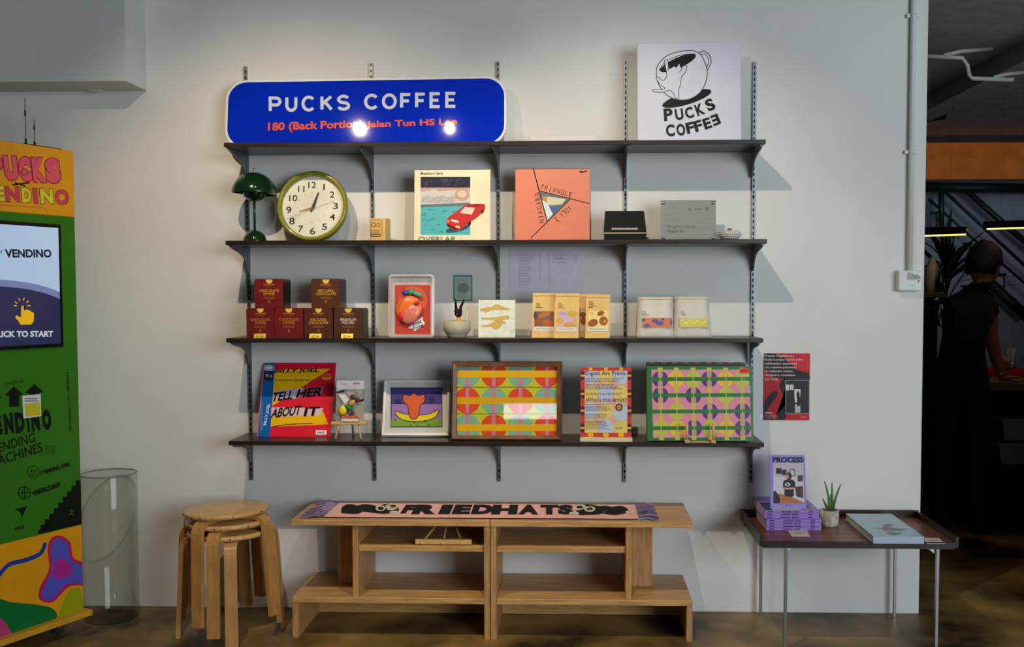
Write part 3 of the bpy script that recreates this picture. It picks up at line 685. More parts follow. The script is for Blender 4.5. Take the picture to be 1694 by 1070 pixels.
# papers on the wall
crB = (840, 400, 3.94)
for (x0, x1, y0, y1, lb) in ((10, 252, 45, 330, 'left of the two pale typed sheets taped on the wall, full text column'), (262, 495, 50, 330, 'right of the two pale typed sheets on the wall, few lines at top')):
    a = at(840+x0/3.94, 400+y1/3.94, -.001); b = at(840+x1/3.94, 400+y0/3.94, -.001); loc = ((a.x+b.x)/2, -.0015, a.z); w_, h_ = b.x-a.x, b.z-a.z
    r = root('paper_sheet', lb, 'paper', loc, group='typed sheets on the wall'); MB().box(-w_/2, w_/2, 0, .0012, 0, h_, PM('lilac_paper', (222, 221, 232), .8)).build('sheet', r)
    A = Art(frame(loc), crB, w_, h_)
    if x0 < 100: A.lines(72, 85, 160, 300, 22, (160, 160, 184), .3, 5, .4); A.lines(202, 85, 218, 250, 14, (170, 170, 190), .3, 8, .1)
    else: A.lines(295, 85, 385, 140, 6, (160, 160, 184), .3, 5, .3); A.lines(425, 85, 458, 140, 6, (170, 170, 190), .3, 8, .3)
    A.build('print', r)

# coffee bags
def bag(name, label, l, r_, lt, rt, top, Y, d, mt, group, crumple=0, seed=0):
    a = at(l, 555, Y); b = at(r_, 555, Y); w_ = b.x-a.x; c = at((lt+rt)/2, top, Y+d*.5); tw = (at(rt, top, Y+d*.5).x-at(lt, top, Y+d*.5).x)
    x0 = (a.x+b.x)/2; h = c.z-zs; ox = c.x-x0; ln = -math.atan2(d*.5, h)
    r = root(name, label, 'coffee bag', (x0, Y, zs), group=group)
    rg = random.Random(seed); rows = 12; n = 5; vs = []; fs = []
    for i in range(rows+1):
        t = i/rows; z = h*t; hw = (w_+(tw-w_)*min(1, t*1.15))/2; yf = d*.5*t; dep = d*(1-t)**.75 if t < .97 else .002; dep = max(dep, .002); cx = ox*t
        bulge = (.006+crumple)*math.sin(PI*min(1, t*1.1))**.8 if t < .9 else 0
        ring = []
        for k in range(n+1):
            u = k/n*2-1; ring.append((cx+u*hw, yf-bulge*(1-u*u)*(1 if crumple else 0)+crumple*.6*(rg.random()-.5)*(1 if 0 < k < n else .3)*(t < .95), z))
        gus = min(dep*.35, .012)*(t)
        ring.append((cx+hw-gus, yf+dep*.5, z))
        for k in range(n+1): u = 1-k/n*2; ring.append((cx+u*hw, yf+dep, z))
        ring.append((cx-hw+gus, yf+dep*.5, z)); vs += ring; m_ = len(ring)
    for i in range(rows):
        for k in range(m_): fs.append((i*m_+k, i*m_+(k+1) % m_, (i+1)*m_+(k+1) % m_, (i+1)*m_+k))
    fs += [tuple(range(m_))[::-1], tuple(range(rows*m_, (rows+1)*m_))]
    MB().add(vs, fs, mt, smooth=bool(crumple)).build('pouch', r)
    MB().box(ox-tw/2*.98, ox+tw/2*.98, d*.5*.93-.0012, d*.5*.96, h*.93, h*.945, PM('bag_seam', (196, 160, 96) if not crumple else (190, 186, 176), .6)).build('seal', r)
    return r, Art(frame((x0, Y, zs), 0, ln), crB, w_*1.0, h, y=-.0014-crumple*2.6, rough=.6), ln
yb = PM('yellow_kraft', (232, 192, 116), .55, var=.06, vscale=12, bump=.3, bscale=30)
def put(A, r, nm, ln):
    o = A.build(nm, r); o.matrix_local = frame((0, 0, 0), 0, ln); return o   # print lies on the pouch front
ink_ = (120, 92, 50)
for (nm, lb, g) in ((0, 0, 0),):
    r, A, ln = bag('coffee_bag', 'yellow coffee bag with grey and orange label, leftmost of the yellow bags', 879.5, 918, 881.5, 918, 484.5, -.19, .06, yb, 'yellow coffee bags', 0, 1)
    A.lines(184, 398, 228, 432, 4, ink_, .4, 2, .5); A.rect(173, 452, 300, 552, (120, 100, 88)); A.ell(240, 475, 44, 16, (196, 108, 54), 20); A.ell(200, 520, 26, 20, (168, 84, 40)); A.ell(262, 528, 34, 20, (190, 96, 44)); A.ell(180, 480, 12, 24, (80, 72, 76)); A.rect(170, 552, 300, 580, (226, 220, 204)); A.lines(180, 562, 290, 572, 1, (140, 130, 110), .4); put(A, r, 'label_print', ln)
    r, A, ln = bag('coffee_bag', 'yellow coffee bag mostly hidden behind the rightmost yellow bag', 957.5, 990, 959, 992, 486.5, -.15, .05, yb, 'yellow coffee bags', 0, 2)
    A.rect(474, 450, 560, 550, (236, 214, 130)); A.ell(490, 475, 22, 18, (160, 90, 40)); A.ell(495, 515, 22, 26, (160, 90, 40)); A.rect(472, 552, 560, 580, (226, 220, 204)); put(A, r, 'label_print', ln)
    r, A, ln = bag('coffee_bag', 'yellow coffee bag with lilac and ochre label, second of the yellow bags', 916.5, 957, 919, 958.8, 485, -.225, .06, yb, 'yellow coffee bags', 0, 3)
    A.lines(328, 398, 372, 435, 4, ink_, .4, 2, .5); A.rect(328, 452, 450, 552, (206, 176, 200)); A.ell(420, 470, 34, 22, (210, 170, 60)); A.ell(340, 515, 22, 22, (214, 170, 70)); A.ell(405, 540, 44, 14, (206, 160, 60)); A.ell(436, 520, 14, 20, (214, 180, 80)); A.lines(335, 458, 380, 475, 2, (150, 110, 150), .4, 3, .4); A.rect(316, 555, 450, 585, (226, 220, 204)); A.lines(325, 562, 440, 574, 1, (140, 130, 110), .4); put(A, r, 'label_print', ln)
    r, A, ln = bag('coffee_bag', 'yellow coffee bag with brown beans on pale label, rightmost yellow bag', 968, 1008.5, 970, 1009.5, 487.5, -.225, .06, yb, 'yellow coffee bags', 0, 4)
    A.lines(528, 385, 578, 432, 5, (96, 76, 40), .4, 2, .5); A.rect(524, 450, 654, 556, (236, 220, 136)); A.ell(606, 466, 24, 16, (160, 90, 44), 20); A.ell(555, 528, 34, 24, (160, 90, 44), 25); A.ell(624, 515, 28, 30, (168, 96, 46)); A.ell(632, 518, 6, 7, (226, 190, 120)); A.lines(534, 458, 560, 475, 2, (150, 130, 60), .4, 3, .4); A.rect(520, 556, 654, 583, (226, 220, 204)); A.lines(528, 562, 640, 574, 1, (140, 130, 110), .4); put(A, r, 'label_print', ln)
wb = PM('white_pouch', (216, 210, 198), .6, var=.05, vscale=9, bump=.8, bscale=22)
r, A, ln = bag('coffee_bag', 'white crumpled coffee bag with orange and blue label, left of the white pair', 1053, 1114.5, 1054.5, 1113, 491, -.2, .075, wb, 'white coffee bags', .004, 5)
A.lines(874, 445, 920, 480, 4, (120, 116, 104), .4, 2, .5); A.rect(878, 495, 1070, 556, (220, 130, 90))
for x, y, a_, b_ in ((885, 508, 10, 12), (960, 515, 22, 14), (990, 530, 26, 16), (908, 545, 22, 10), (1064, 522, 8, 20), (1010, 505, 12, 9)): A.ell(x, y, a_, b_, (96, 98, 150))
put(A, r, 'label_print', ln)
r, A, ln = bag('coffee_bag', 'white crumpled coffee bag with pale yellow label, right of the white pair', 1114.5, 1177.5, 1115.5, 1172.5, 490.5, -.2, .075, wb, 'white coffee bags', .004, 6)
A.lines(1132, 445, 1165, 480, 4, (120, 116, 104), .4, 2, .5); A.rect(1124, 497, 1300, 556, (222, 208, 96))
for k in range(7): A.ell(1140+k*24, 510+(k*17) % 30, 14, 6, (234, 224, 150), 20)
put(A, r, 'label_print', ln)

# ------------------------------------------------------------------ lowest shelf
zs4 = ZS[3]
crC = (370, 580, 4.864)
r, A, w_, h_ = card('record_sleeve', 'red and yellow record sleeve with blue side strip and black brush lettering', 'record', (428, 549, 600, 690), zs4, -.125, -.36, .004, PM('red_sleeve', (226, 32, 56), .35), crC, group='record sleeves', rough=.3)
Rd = (226, 30, 56); Ye = (246, 186, 10); Kk = (20, 14, 20)
A.full(Rd)
A.poly([(415, 150), (862, 145), (390, 445), (383, 430), (400, 240)], Ye)
A.poly([(385, 480), (800, 490), (842, 592), (380, 612), (372, 560)], Ye)
A.poly([(312, 95), (415, 95), (372, 690), (262, 690)], (12, 96, 172)); A.line([(316, 98), (270, 688)], 8, (224, 90, 130))
A.poly([(415, 325), (640, 300), (600, 385), (400, 392)], (196, 178, 200)); A.poly([(640, 300), (800, 290), (795, 355), (612, 375)], (190, 90, 120))
A.poly([(385, 455), (805, 462), (770, 520), (380, 530)], (226, 190, 200))
A.ell(365, 138, 42, 24, (214, 220, 226)); A.ell(365, 138, 36, 19, (70, 76, 90)); A.ell(365, 138, 30, 14, (214, 220, 226)); A.rect(322, 165, 400, 240, (46, 48, 58)); A.ell(350, 200, 12, 14, (150, 150, 160)); A.ell(380, 205, 10, 12, (150, 150, 160))
A.text('BILLY JOEL', 412, 144, 768, 184, Kk, rot=1, bold=.03, shear=.3)
A.lines(415, 228, 775, 246, 1, (120, 80, 40), .5, 4, 0)
A.text('TELL', 392, 328, 560, 400, Kk, rot=8, bold=.035, shear=.35); A.text('HER', 592, 300, 796, 372, Kk, rot=6, bold=.035, shear=.35)
A.text('ABOUT', 386, 452, 622, 530, Kk, rot=7, bold=.035, shear=.3); A.text('IT', 650, 452, 768, 526, Kk, rot=3, bold=.035, shear=.2)
A.line(smooth([(390, 612), (480, 598), (600, 588), (720, 586)], False), 7, Kk)
A.ell(828, 210, 42, 28, (226, 150, 50), 0, 16, 180, 360); A.lines(790, 186, 860, 202, 1, (226, 150, 50), .5, 6, 0)
A.text('BILLY JOEL', 260, 498, 440, 526, (206, 226, 240), rot=85, bold=.03)
A.lines(292, 400, 318, 640, 22, (120, 176, 220), .35, 7, .1)
A.rect(742, 640, 828, 676, (244, 236, 226)); A.text('RM45', 755, 650, 812, 668, (70, 60, 60), bold=.02)
A.build('print', r)

def easel(name, label, loc, w_, hs, ledge, group=None, yaw=0, dia=.005):
    r = root(name, label, 'easel', loc, yaw, group=group)
    MB().box(-w_/2, w_/2, -.008, .012, ledge, ledge+.012, pine, bev=.002).build('ledge', r)
    for sx in (-1, 1):
        MB().tube([(sx*w_*.36, -.016, 0), (sx*w_*.28, .004, ledge), (sx*.010, .05, hs)], dia, pine, 8).build('leg', r)
    MB().tube([(0, .085, 0), (0, .045, hs-.002)], dia, pine, 8).build('leg', r)
    return r
# toy in a printed bag on a small easel
p = at(577, 721, -.19)
easel('small_easel', 'small pine easel holding the bagged toy, right of the red record', (p.x-.004, -.17, zs4), (601.5-542)/397, .12, at(577, 703, -.185).z-zs4+.0, 'small pine easels')
crT = (540, 620, 10.19)
ledz = at(577, 703, -.185).z+.012
a = at(555.5, 690, -.165); b = at(602, 690, -.165); loc = ((a.x+b.x)/2, -.170, ledz); ln = -.12; M = frame(loc, 0, ln); w_ = b.x-a.x
h_ = Art(M, (0, 0, 1), 9, 9).loc(578, 629, False)[1]
r = root('toy_bag', 'clear header bag with small green and yellow toy, standing on the easel', 'toy pack', loc, 0, ln)
MB().box(-w_/2, w_/2, .004, .006, 0, h_, PM('bag_silver', (150, 148, 146), .3, var=.35, vscale=30)).build('backing', r)
A = Art(M, crT, w_, h_, y=.0035); A.w = w_
A.rect(160, 95, 640, 240, (186, 190, 206)); A.text('Tom', 235, 130, 345, 168, (180, 60, 90), bold=.02); A.lines(450, 128, 560, 162, 1, (180, 40, 80), .8, 3, 0); A.lines(330, 198, 500, 208, 1, (130, 134, 150), .5, 3, 0)
A.poly([(165, 285), (310, 248), (300, 285), (175, 310)], (24, 24, 26)); A.poly([(200, 330), (310, 320), (385, 420), (310, 490), (260, 420)], (228, 226, 224)); A.poly([(560, 420), (630, 395), (625, 440), (570, 455)], (30, 28, 28))
A.poly([(640, 450), (520, 540), (460, 600), (560, 790), (620, 790)], (168, 152, 138)); A.build('header_print', r)
def blob(x, y, rx, ry, rz, c, nm, rot=0, yy=-.004):
    q = Art(M, crT, w_, h_, y=yy).loc(x, y); k = 1/10.19/398
    MB().ball((0, 0, 0), (rx*k, rz, ry*k), PM('toy_%d_%d_%d' % c, c, .35), n=14, m_=8, M=Matrix.Translation((q[0], yy, q[1])) @ Matrix.Rotation(math.radians(-rot), 4, 'Y')).build(nm, r)
blob(275, 595, 70, 80, .008, (246, 214, 20), 'toy_wheel'); blob(430, 470, 70, 45, .008, (206, 160, 90), 'toy_head', 40); blob(445, 375, 42, 48, .007, (70, 44, 30), 'toy_hat'); blob(520, 425, 48, 44, .007, (92, 38, 52), 'toy_arm', 20)
blob(370, 550, 75, 40, .009, (36, 130, 60), 'toy_body', -25); blob(395, 635, 28, 46, .006, (84, 90, 84), 'toy_leg', 10); blob(450, 640, 22, 46, .006, (90, 84, 80), 'toy_leg', -20)
q0 = Art(M, crT, w_, h_).loc(250, 800); q1 = Art(M, crT, w_, h_).loc(545, 690)
MB().box(q0[0], q1[0], -.012, .003, q0[1], (q0[1]+q1[1])/2, PM('toy_base', (222, 214, 206), .4), bev=.002).box(q0[0]+.001, q1[0]-.001, -.011, .003, (q0[1]+q1[1])/2, q1[1], PM('toy_base_top', (222, 86, 48), .4), bev=.002).build('toy_base', r)
MB().add([(-w_/2+.001, -.0145, .002), (w_/2-.001, -.0145, .002), (w_/2-.001, -.0145, h_*.8), (-w_/2+.001, -.0145, h_*.8)], [(0, 1, 2, 3)], film).build('clear_front', r)

# white framed print (generic bold figure)
crD = (610, 580, 4.982)
r, A, w_, h_ = card('picture_frame', 'white frame with purple print of orange and yellow bold outlined shapes, lowest shelf', 'picture', (632.5, 745, 628, 680), zs4, -.12, -.27, .014, PM('white_frame_back', (210, 208, 204), .5), crD, part='backing', group='framed pictures on the lowest shelf')
fr = MB(); fm = PM('white_frame', (228, 224, 216), .4)
def picframe(w_, h_, t, d, mt, y0=0):
    mb = MB(); o = [(-w_/2, 0), (w_/2, 0), (w_/2, h_), (-w_/2, h_)]; i = [(-w_/2+t, t), (w_/2-t, t), (w_/2-t, h_-t), (-w_/2+t, h_-t)]
    vs = [(p[0], y0, p[1]) for p in o]+[(p[0]+(.35*t if p[0] < 0 else -.35*t), y0-d, p[1]+(.35*t if p[1] < h_/2 else -.35*t)) for p in o]+[(p[0], y0-d*.8, p[1]) for p in i]+[(p[0], y0, p[1]) for p in i]
    fs = []
    for k in range(4):
        k2 = (k+1) % 4
        for j in range(3): fs.append((j*4+k, j*4+k2, j*4+4+k2, j*4+4+k))
        fs.append((12+k, 12+k2, k2, k))
    return mb.add(vs, fs, mt)
picframe(w_, h_, .015, .012, fm).build('frame', r)
A.rect(180, 303, 606, 632, (24, 20, 40)); A.rect(188, 310, 600, 440, (74, 62, 140)); A.rect(188, 440, 600, 580, (164, 118, 184)); A.rect(186, 565, 598, 624, (132, 168, 60))
rg = random.Random(2)
for k in range(60): x, y = 192+rg.random()*396, 572+rg.random()*48; A.line([(x, y), (x+8, y-6), (x+15, y+2)], 3.5, (24, 20, 20)) if k < 26 else None
K2 = (24, 18, 18)
wv = smooth([(214, 500), (290, 520), (400, 532), (500, 520), (578, 488), (548, 548), (470, 576), (360, 582), (262, 562)], True, 4)   # generic boat-like crescent
A.poly(wv, (238, 214, 30)); A.line(wv, 6, K2, True)
bd = smooth([(330, 520), (322, 455), (285, 420), (288, 362), (336, 372), (372, 345), (408, 372), (458, 362), (460, 420), (424, 455), (414, 520), (392, 560), (350, 560)], True, 4)      # generic tulip-like form
A.poly(bd, (226, 100, 56)); A.line(bd, 6, K2, True)
for k in range(6): A.line([(214+k*9, 395+k % 2*10), (222+k*9, 440)], 4, K2); A.line([(498+k*8, 382+k % 2*8), (504+k*8, 432)], 4, K2)
A.line([(576, 650), (590, 652)], 2, (150, 150, 150)); A.build('print', r)
MB().add([(-w_/2+.012, -.0062, .012), (w_/2-.012, -.0062, .012), (w_/2-.012, -.0062, h_-.012), (-w_/2+.012, -.0062, h_-.012)], [(0, 1, 2, 3)], glass).build('glass', r, normals=False)

# brown framed pattern
r, A, w_, h_ = card('picture_frame', 'large dark brown wooden frame with yellow, red and teal circle pattern', 'picture', (747, 930, 597.5, 660), zs4, -.225, -.14, .012, PM('frame_back', (70, 50, 36), .6), crD, part='backing', group='framed pictures on the lowest shelf', zoff=-.0)
bwn = PM('brown_frame', (112, 74, 46), .4, var=.2, vscale=8, stretch=(3, 3, 3))
picframe(w_, h_, .0225, .02, bwn).build('frame', r)
A.rect(728, 122, 1552, 706, (198, 196, 48))
cx = [812, 1030, 1250, 1470]; R1 = 108; rows = [(192, 0), (412, 1), (634, 0)]
teal = (128, 178, 152); red = (222, 74, 40)
for (cy, ph) in rows:
    y0c, y1c = {192: (122, 300), 412: (302, 519), 634: (521, 706)}[cy]
    for k, x in enumerate(cx):
        c = red if (k+ph) % 2 else teal
        pts = [(x+R1*math.cos(t*PI/24), min(max(cy-R1*math.sin(t*PI/24), y0c), y1c)) for t in range(48)]
        A.poly([(min(max(px_, 728), 1552), py_) for px_, py_ in pts], c)
for k, x in enumerate(cx): A.rect(x-15, 122, x+15, 706, (212, 124, 150))
for cy, _ in rows: A.rect(728, cy-28, 1552, cy+28, (232, 176, 10) if cy != 412 else (222, 164, 16))
for y in (300, 520): A.line([(728, y), (1552, y)], 5, (50, 40, 30))
A.build('print', r)
MB().add([(-w_/2+.02, -.0062, .02), (w_/2-.02, -.0062, .02), (w_/2-.02, -.0062, h_-.02), (-w_/2+.02, -.0062, h_-.02)], [(0, 1, 2, 3)], glass).build('glass', r, normals=False)

# digital art prints notice in its stand
crE = (930, 580, 4.84)
r, A, w_, h_ = card('info_notice', 'red bordered notice headed Digital Art Prints in a clear stand with pale base', 'notice', (960.5, 1044.5, 607.5, 660), zs4+.018, -.225, -.05, .002, white, crE, part='sheet', rough=.4)
MB().box(-w_/2-.002, w_/2+.003, -.022, .03, -.018, -.001, PM('pale_wood_base', (222, 204, 164), .45, var=.08, stretch=(1, 10, 10)), bev=.001).build('base', r)
A.full((206, 66, 48)); P_ = (226, 178, 158); Yl = (236, 206, 116); Bl = (196, 204, 222)
for y in (200, 345, 480, 618):
    for x0, x1 in ((148, 180), (522, 556)): A.rect(x0, y-34, x1, y+34, (112, 32, 60)); A.rect(x0, y-7, x1, y+7, (236, 190, 20))
for x in (228, 350, 472): A.ell(x, 145, 16, 12, (240, 196, 30)); A.ell(x, 672, 24, 20, (240, 180, 20))
A.rect(180, 160, 522, 657, P_)
def cell(x, y, rr, c):
    pts = []
    for t in range(32):
        an = t*PI/16; pts.append((min(max(x+rr*math.cos(an), 180), 522), min(max(y-rr*math.sin(an)*1.05, 160), 657)))
    A.poly(pts, c)
for x, y, c in ((228, 200, Bl), (350, 200, Yl), (472, 200, Bl), (228, 345, Yl), (350, 345, Bl), (472, 345, Yl), (228, 480, Bl), (350, 480, Yl), (472, 500, Bl), (228, 618, Yl), (350, 618, Bl), (472, 618, Yl)): cell(x, y, 62, c)
tk = (56, 50, 54)
A.text('Digital Art Prints', 185, 164, 505, 206, tk, bold=.012); A.text("Who's the artist?", 186, 374, 514, 408, tk, bold=.008)
for (y0, y1, n, sd) in ((214, 252, 3, 1), (264, 310, 4, 2), (334, 358, 2, 3)): A.lines(185, y0, 505, y1, n, (110, 96, 100), .4, sd, .3)
for (y0, y1, n, sd) in ((425, 486, 5, 4), (504, 538, 3, 5), (556, 632, 6, 6)): A.lines(185, y0, 392, y1, n, (110, 96, 100), .4, sd, .25)
A.ell(455, 453, 30, 30, (60, 40, 56)); A.ell(455, 453, 19, 19, (226, 160, 40)); A.ell(455, 453, 6, 6, (110, 60, 40))
A.lines(425, 605, 488, 630, 2, (110, 96, 60), .4, 8, .1); A.build('print', r)
MB().add([(-w_/2-.001, -.0040, -.001), (w_/2+.001, -.0040, -.001), (w_/2+.001, -.0040, h_+.003), (-w_/2-.001, -.0040, h_+.003)], [(0, 1, 2, 3)], acryl).build('clear_panel', r)

# stack of bagged prints, front one green and pink
for (k, dy, dx, top, c1, c2, lb) in ((2, .034, -.005, 599, (60, 52, 40), (130, 120, 60), 'rearmost bagged print, only its dark striped top edge shows behind the others'), (1, .02, -.003, 602, (110, 36, 50), (60, 60, 90), 'dark red bagged print just behind the green and pink one')):
    r, A, w_, h_ = card('art_print', lb, 'print', (1069+dx, 1233 if k == 2 else 1234, top, 660), zs4, -.225+dy, -.14, .004, PM('print_board_%d' % k, c1, .5), crE, group='bagged art prints', rough=.3)
    for q in range(9): A.rect(700+q*90, 85, 745+q*90, 140, c2)
    A.build('print', r)
r, A, w_, h_ = card('art_print', 'front bagged print in green, pink, purple and yellow circles with red sticker', 'print', (1070.5, 1245.5, 605.5, 665), zs4+.004, -.235, -.15, .004, PM('print_board', (40, 110, 56), .5), crE, group='bagged art prints', rough=.32)
Gn = (48, 122, 60); A.full(Gn)
A.poly([(715, 152), (1496, 150), (1516, 690), (728, 698)], (226, 142, 166))
xs = [785, 913, 1045, 1173, 1303, 1430]; ys = [228, 357, 487, 620]
Pu = (96, 54, 140); Y2 = (244, 196, 40); Lm = (184, 204, 70); N0 = None
grid = [[Pu, Y2, Lm, Pu, Y2, Lm], [Pu, N0, Pu, N0, Lm, N0], [N0, Lm, N0, Pu, N0, Pu], [Lm, Y2, Pu, Lm, Y2, Pu]]
sk = lambda x, y: x+(y-228)*.02+(x-785)*.012
for j, y in enumerate(ys):
    for i, x in enumerate(xs):
        if grid[j][i]: A.ell(sk(x, y), y, 63, 66, grid[j][i], n=32)
for i, x in enumerate(xs):
    A.poly([(sk(x, 140)-19, 135), (sk(x, 140)+19, 135), (sk(x, 710)+19, 715), (sk(x, 710)-19, 715)], (206, 188, 92))
    for j, y in enumerate(ys):
        if grid[j][i] == Pu: A.poly([(sk(x, y)-19, y-62), (sk(x, y)+19, y-62), (sk(x, y)+19, y+62), (sk(x, y)-19, y+62)], (190, 164, 120))
for y in ys: A.poly([(690, y-15), (1515, y-18), (1518, y+12), (690, y+15)], Gn)
for i, x in enumerate(xs):
    for y in ys: A.rect(sk(x, y)-3, y-20, sk(x, y)+3, y+18, (206, 200, 130))
A.rect(1420, 140, 1495, 182, (240, 50, 54)); A.text('RM200', 1428, 152, 1488, 168, (140, 30, 40), bold=.03)
A.build('print', r)
MB().add([(-w_/2-.001, -.0062, 0), (w_/2+.002, -.0062, 0), (w_/2+.002, -.0062, h_+.001), (-w_/2-.001, -.0062, h_+.001)], [(0, 1, 2, 3)], film).build('plastic_sleeve', r)
mb = MB()
for x0, x1, y0, y1 in ((1030, 1130, 710, 690), (1130, 1205, 690, 645), (1285, 1350, 680, 670), (1350, 1455, 665, 615)):
    q = [Art(frame(r.matrix_world.translation, 0, -.15), crE, w_, h_, y=-.004).loc(*t) for t in ((x0, y0), (x1, y1), (x1-20, y1+25), (x0+30, y0+6))]
    mb.add([(a_[0], -.003-.002*(i % 2), a_[1]) for i, a_ in enumerate(q)], [(0, 1, 2, 3)], film)
mb.build('sleeve_crease', r)
# wooden plate stand in front of it
Y = -.25; a = at(930+996/4.84, 733, Y); b = at(930+1208/4.84, 733, Y)
r = root('plate_stand', 'pine two-pronged stand holding the green and pink print on the shelf edge', 'stand', ((a.x+b.x)/2, Y, zs4), group='small pine easels')
for sx in (a, b):
    x = sx.x-(a.x+b.x)/2
    MB().tube([(x, -.014, 0), (x, -.014, .080)], .0055, pine, 8).build('prong', r)
    MB().box(x-.009, x+.009, -.023, .012, .0, .012, pine, bev=.002).build('foot', r)
MB().box((a.x-b.x)/2, (b.x-a.x)/2, -.004, .004, 0, .005, pine).build('crossbar', r)

# red poster on the wall right of the shelves
crF = (1200, 570, 3.147)
a = at(1200+198/3.147, 570+392/3.147, -.002); b = at(1200+440/3.147, 570+45/3.147, -.002); loc = ((a.x+b.x)/2, -.004, a.z); w_, h_ = b.x-a.x, b.z-a.z
r = root('wall_poster', 'red and black poster with white text taped on wall above the side table', 'poster', loc); MB().box(-w_/2, w_/2, 0, .002, 0, h_, PM('poster_red', (186, 28, 36), .45)).build('sheet', r)
A = Art(frame(loc), crF, w_, h_); Kp = (34, 34, 38); A.full((190, 28, 36))
A.poly([(198, 45), (250, 45), (300, 60), (370, 130), (440, 150), (440, 190), (330, 185), (250, 170), (198, 120)], Kp)
A.poly(smooth([(370, 60), (410, 50), (440, 60), (440, 120), (410, 140), (380, 120)]), (206, 34, 42))
A.poly(smooth([(198, 310), (235, 255), (270, 240), (262, 280), (230, 320), (205, 370)]), Kp); A.poly([(198, 330), (215, 345), (260, 390), (198, 390)], Kp)
A.poly(smooth([(280, 210), (300, 180), (318, 186), (315, 300), (300, 330), (270, 360), (262, 390), (312, 390), (315, 320), (298, 260)]), Kp)
A.rect(313, 184, 438, 360, (200, 196, 196)); A.rect(315, 186, 436, 358, (44, 46, 50)); A.rect(316, 208, 332, 238, (220, 220, 220)); A.rect(336, 208, 355, 236, (210, 210, 210)); A.poly([(358, 230), (392, 232), (386, 300), (362, 302)], (214, 214, 214)); A.rect(362, 310, 390, 354, (190, 190, 190)); A.ell(378, 262, 8, 20, (30, 30, 32)); A.rect(372, 270, 388, 320, (36, 36, 40))
for k, t in enumerate(('Process Magazine is a', 'Kuala Lumpur based print', 'publication exploring', 'the creative processes', 'of Malaysian artists,', 'designers, musicians', 'and more.')):
    A.text(t, 204, 52+k*20, 204+(154, 200, 168, 166, 148, 160, 72)[k], 66+k*20, (226, 200, 200), bold=.015)
A.text('2MA/1', 206, 350, 244, 360, (230, 200, 200), bold=.03); A.lines(206, 366, 275, 386, 2, (210, 150, 150), .3, 4, .2); A.lines(390, 370, 425, 384, 2, (220, 170, 170), .3, 4, .2)
A.build('print', r)

# ------------------------------------------------------------------ conduit and socket box on the wall
cx_ = at(1509, 230, -.02); wp = PM('white_conduit', (214, 216, 216), .45, var=.03)
zb = at(1505, 450, -.02).z
r = root('cable_conduit', 'white vertical cable conduit near the right end of the wall', 'conduit', (cx_.x, -.014, zb))
MB().tube([(0, 0, -.005), (0, 0, 3.49-zb)], .0125, wp, 16).build('pipe', r)
for py in (25, 251):
    z = at(1509, py, -.02).z-zb; MB().box(-.028, .028, -.002, .012, z-.008, z+.008, wp, bev=.002).tube([(0, 0, z-.007), (0, 0, z+.007)], .0145, wp, 16).build('clip', r)
a = at(1485.5, 481, -.03); b = at(1524.5, 447, -.03)
r = root('switch_box', 'white wall socket box with torn sticker at the foot of conduit', 'socket', ((a.x+b.x)/2, 0, a.z)); w_ = b.x-a.x; h_ = b.z-a.z
MB().box(-w_/2, w_/2, -.038, 0, 0, h_, wp, bev=.005, seg=2).build('housing', r)
A = Art(frame(((a.x+b.x)/2, 0, a.z)), (1500, 280, 3.8196), w_, h_, y=-.0385)
A.poly(smooth([(0, 690), (10, 650), (35, 660), (70, 665), (92, 690), (60, 698), (30, 700)], True, 3), (168, 166, 158)); A.line([(30, 658), (60, 690)], 4, (100, 98, 92)); A.line([(60, 668), (80, 692)], 4, (110, 108, 100)); A.line([(5, 680), (50, 684)], 3, (120, 118, 108))
A.ell(75, 706, 6, 5, (40, 40, 40)); A.line(smooth([(20, 728), (30, 738), (44, 730)], False), 4, (170, 170, 170)); A.build('sticker', r)

# ------------------------------------------------------------------ bench shelf units
BD = .3736; BH = .4827
mid = at(810.5, 862, -BD).x; xl = .2792; xr = 1.8874
def bench(sg, x_out, label):
    r = root('bench_unit', label, 'bench', (mid, 0, 0), group='stepped oak bench shelves')
    o = abs(x_out-mid)
    def B(x0, x1, *a_, **k):
        x0, x1 = (x0*sg, x1*sg) if sg > 0 else (x1*sg, x0*sg); return MB().box(x0, x1, *a_, **k)
    t = .023; g = .0015
    def px(p_): return abs(at(p_, 900, -BD).x-mid)
    xi = px(582) if sg < 0 else px(1045); xi2 = px(560) if sg < 0 else px(1080)
    xi2 = abs((at(560, 920, -.18).x if sg < 0 else at(1079, 920, -.18).x)-mid)
    dz = .168
    B(g, o, -BD, -.012, BH-t, BH, oak, bev=.0015).build('top_board', r)
    B(g, g+t, -BD+.004, -.012, 0, BH-t-.0003, oakv, bev=.001).build('centre_panel', r)
    B(xi-t, xi, -BD+.01, -.02, dz+.0003, BH-t-.0003, oakv, bev=.001).build('inner_panel', r)
    B(g+t+.0005, xi-t-.0005, -BD+.02, -.02, .375-t, .375, oak, bev=.0015).build('middle_shelf', r)
    B(g+t+.0005, o, -BD, -.012, dz-t, dz, oak, bev=.0015).build('deck_board', r)
    B(o-t, o, -BD+.002, -.012, 0, dz-t-.0003, oakv, bev=.001).build('end_panel', r)
    B(xi+.0005, xi2, -.19, -.168, dz+.0003, BH-t-.0003, oakv, bev=.001).build('brace_panel', r)
    B(g+t+.0005, o-t-.0005, -.05, -.032, .002, dz-t-.0005, oak).build('back_rail', r)
bench(-1, xl, 'left half of the low stepped oak bench with open shelves')
bench(1, xr, 'right half of the low stepped oak bench, without the little easel')

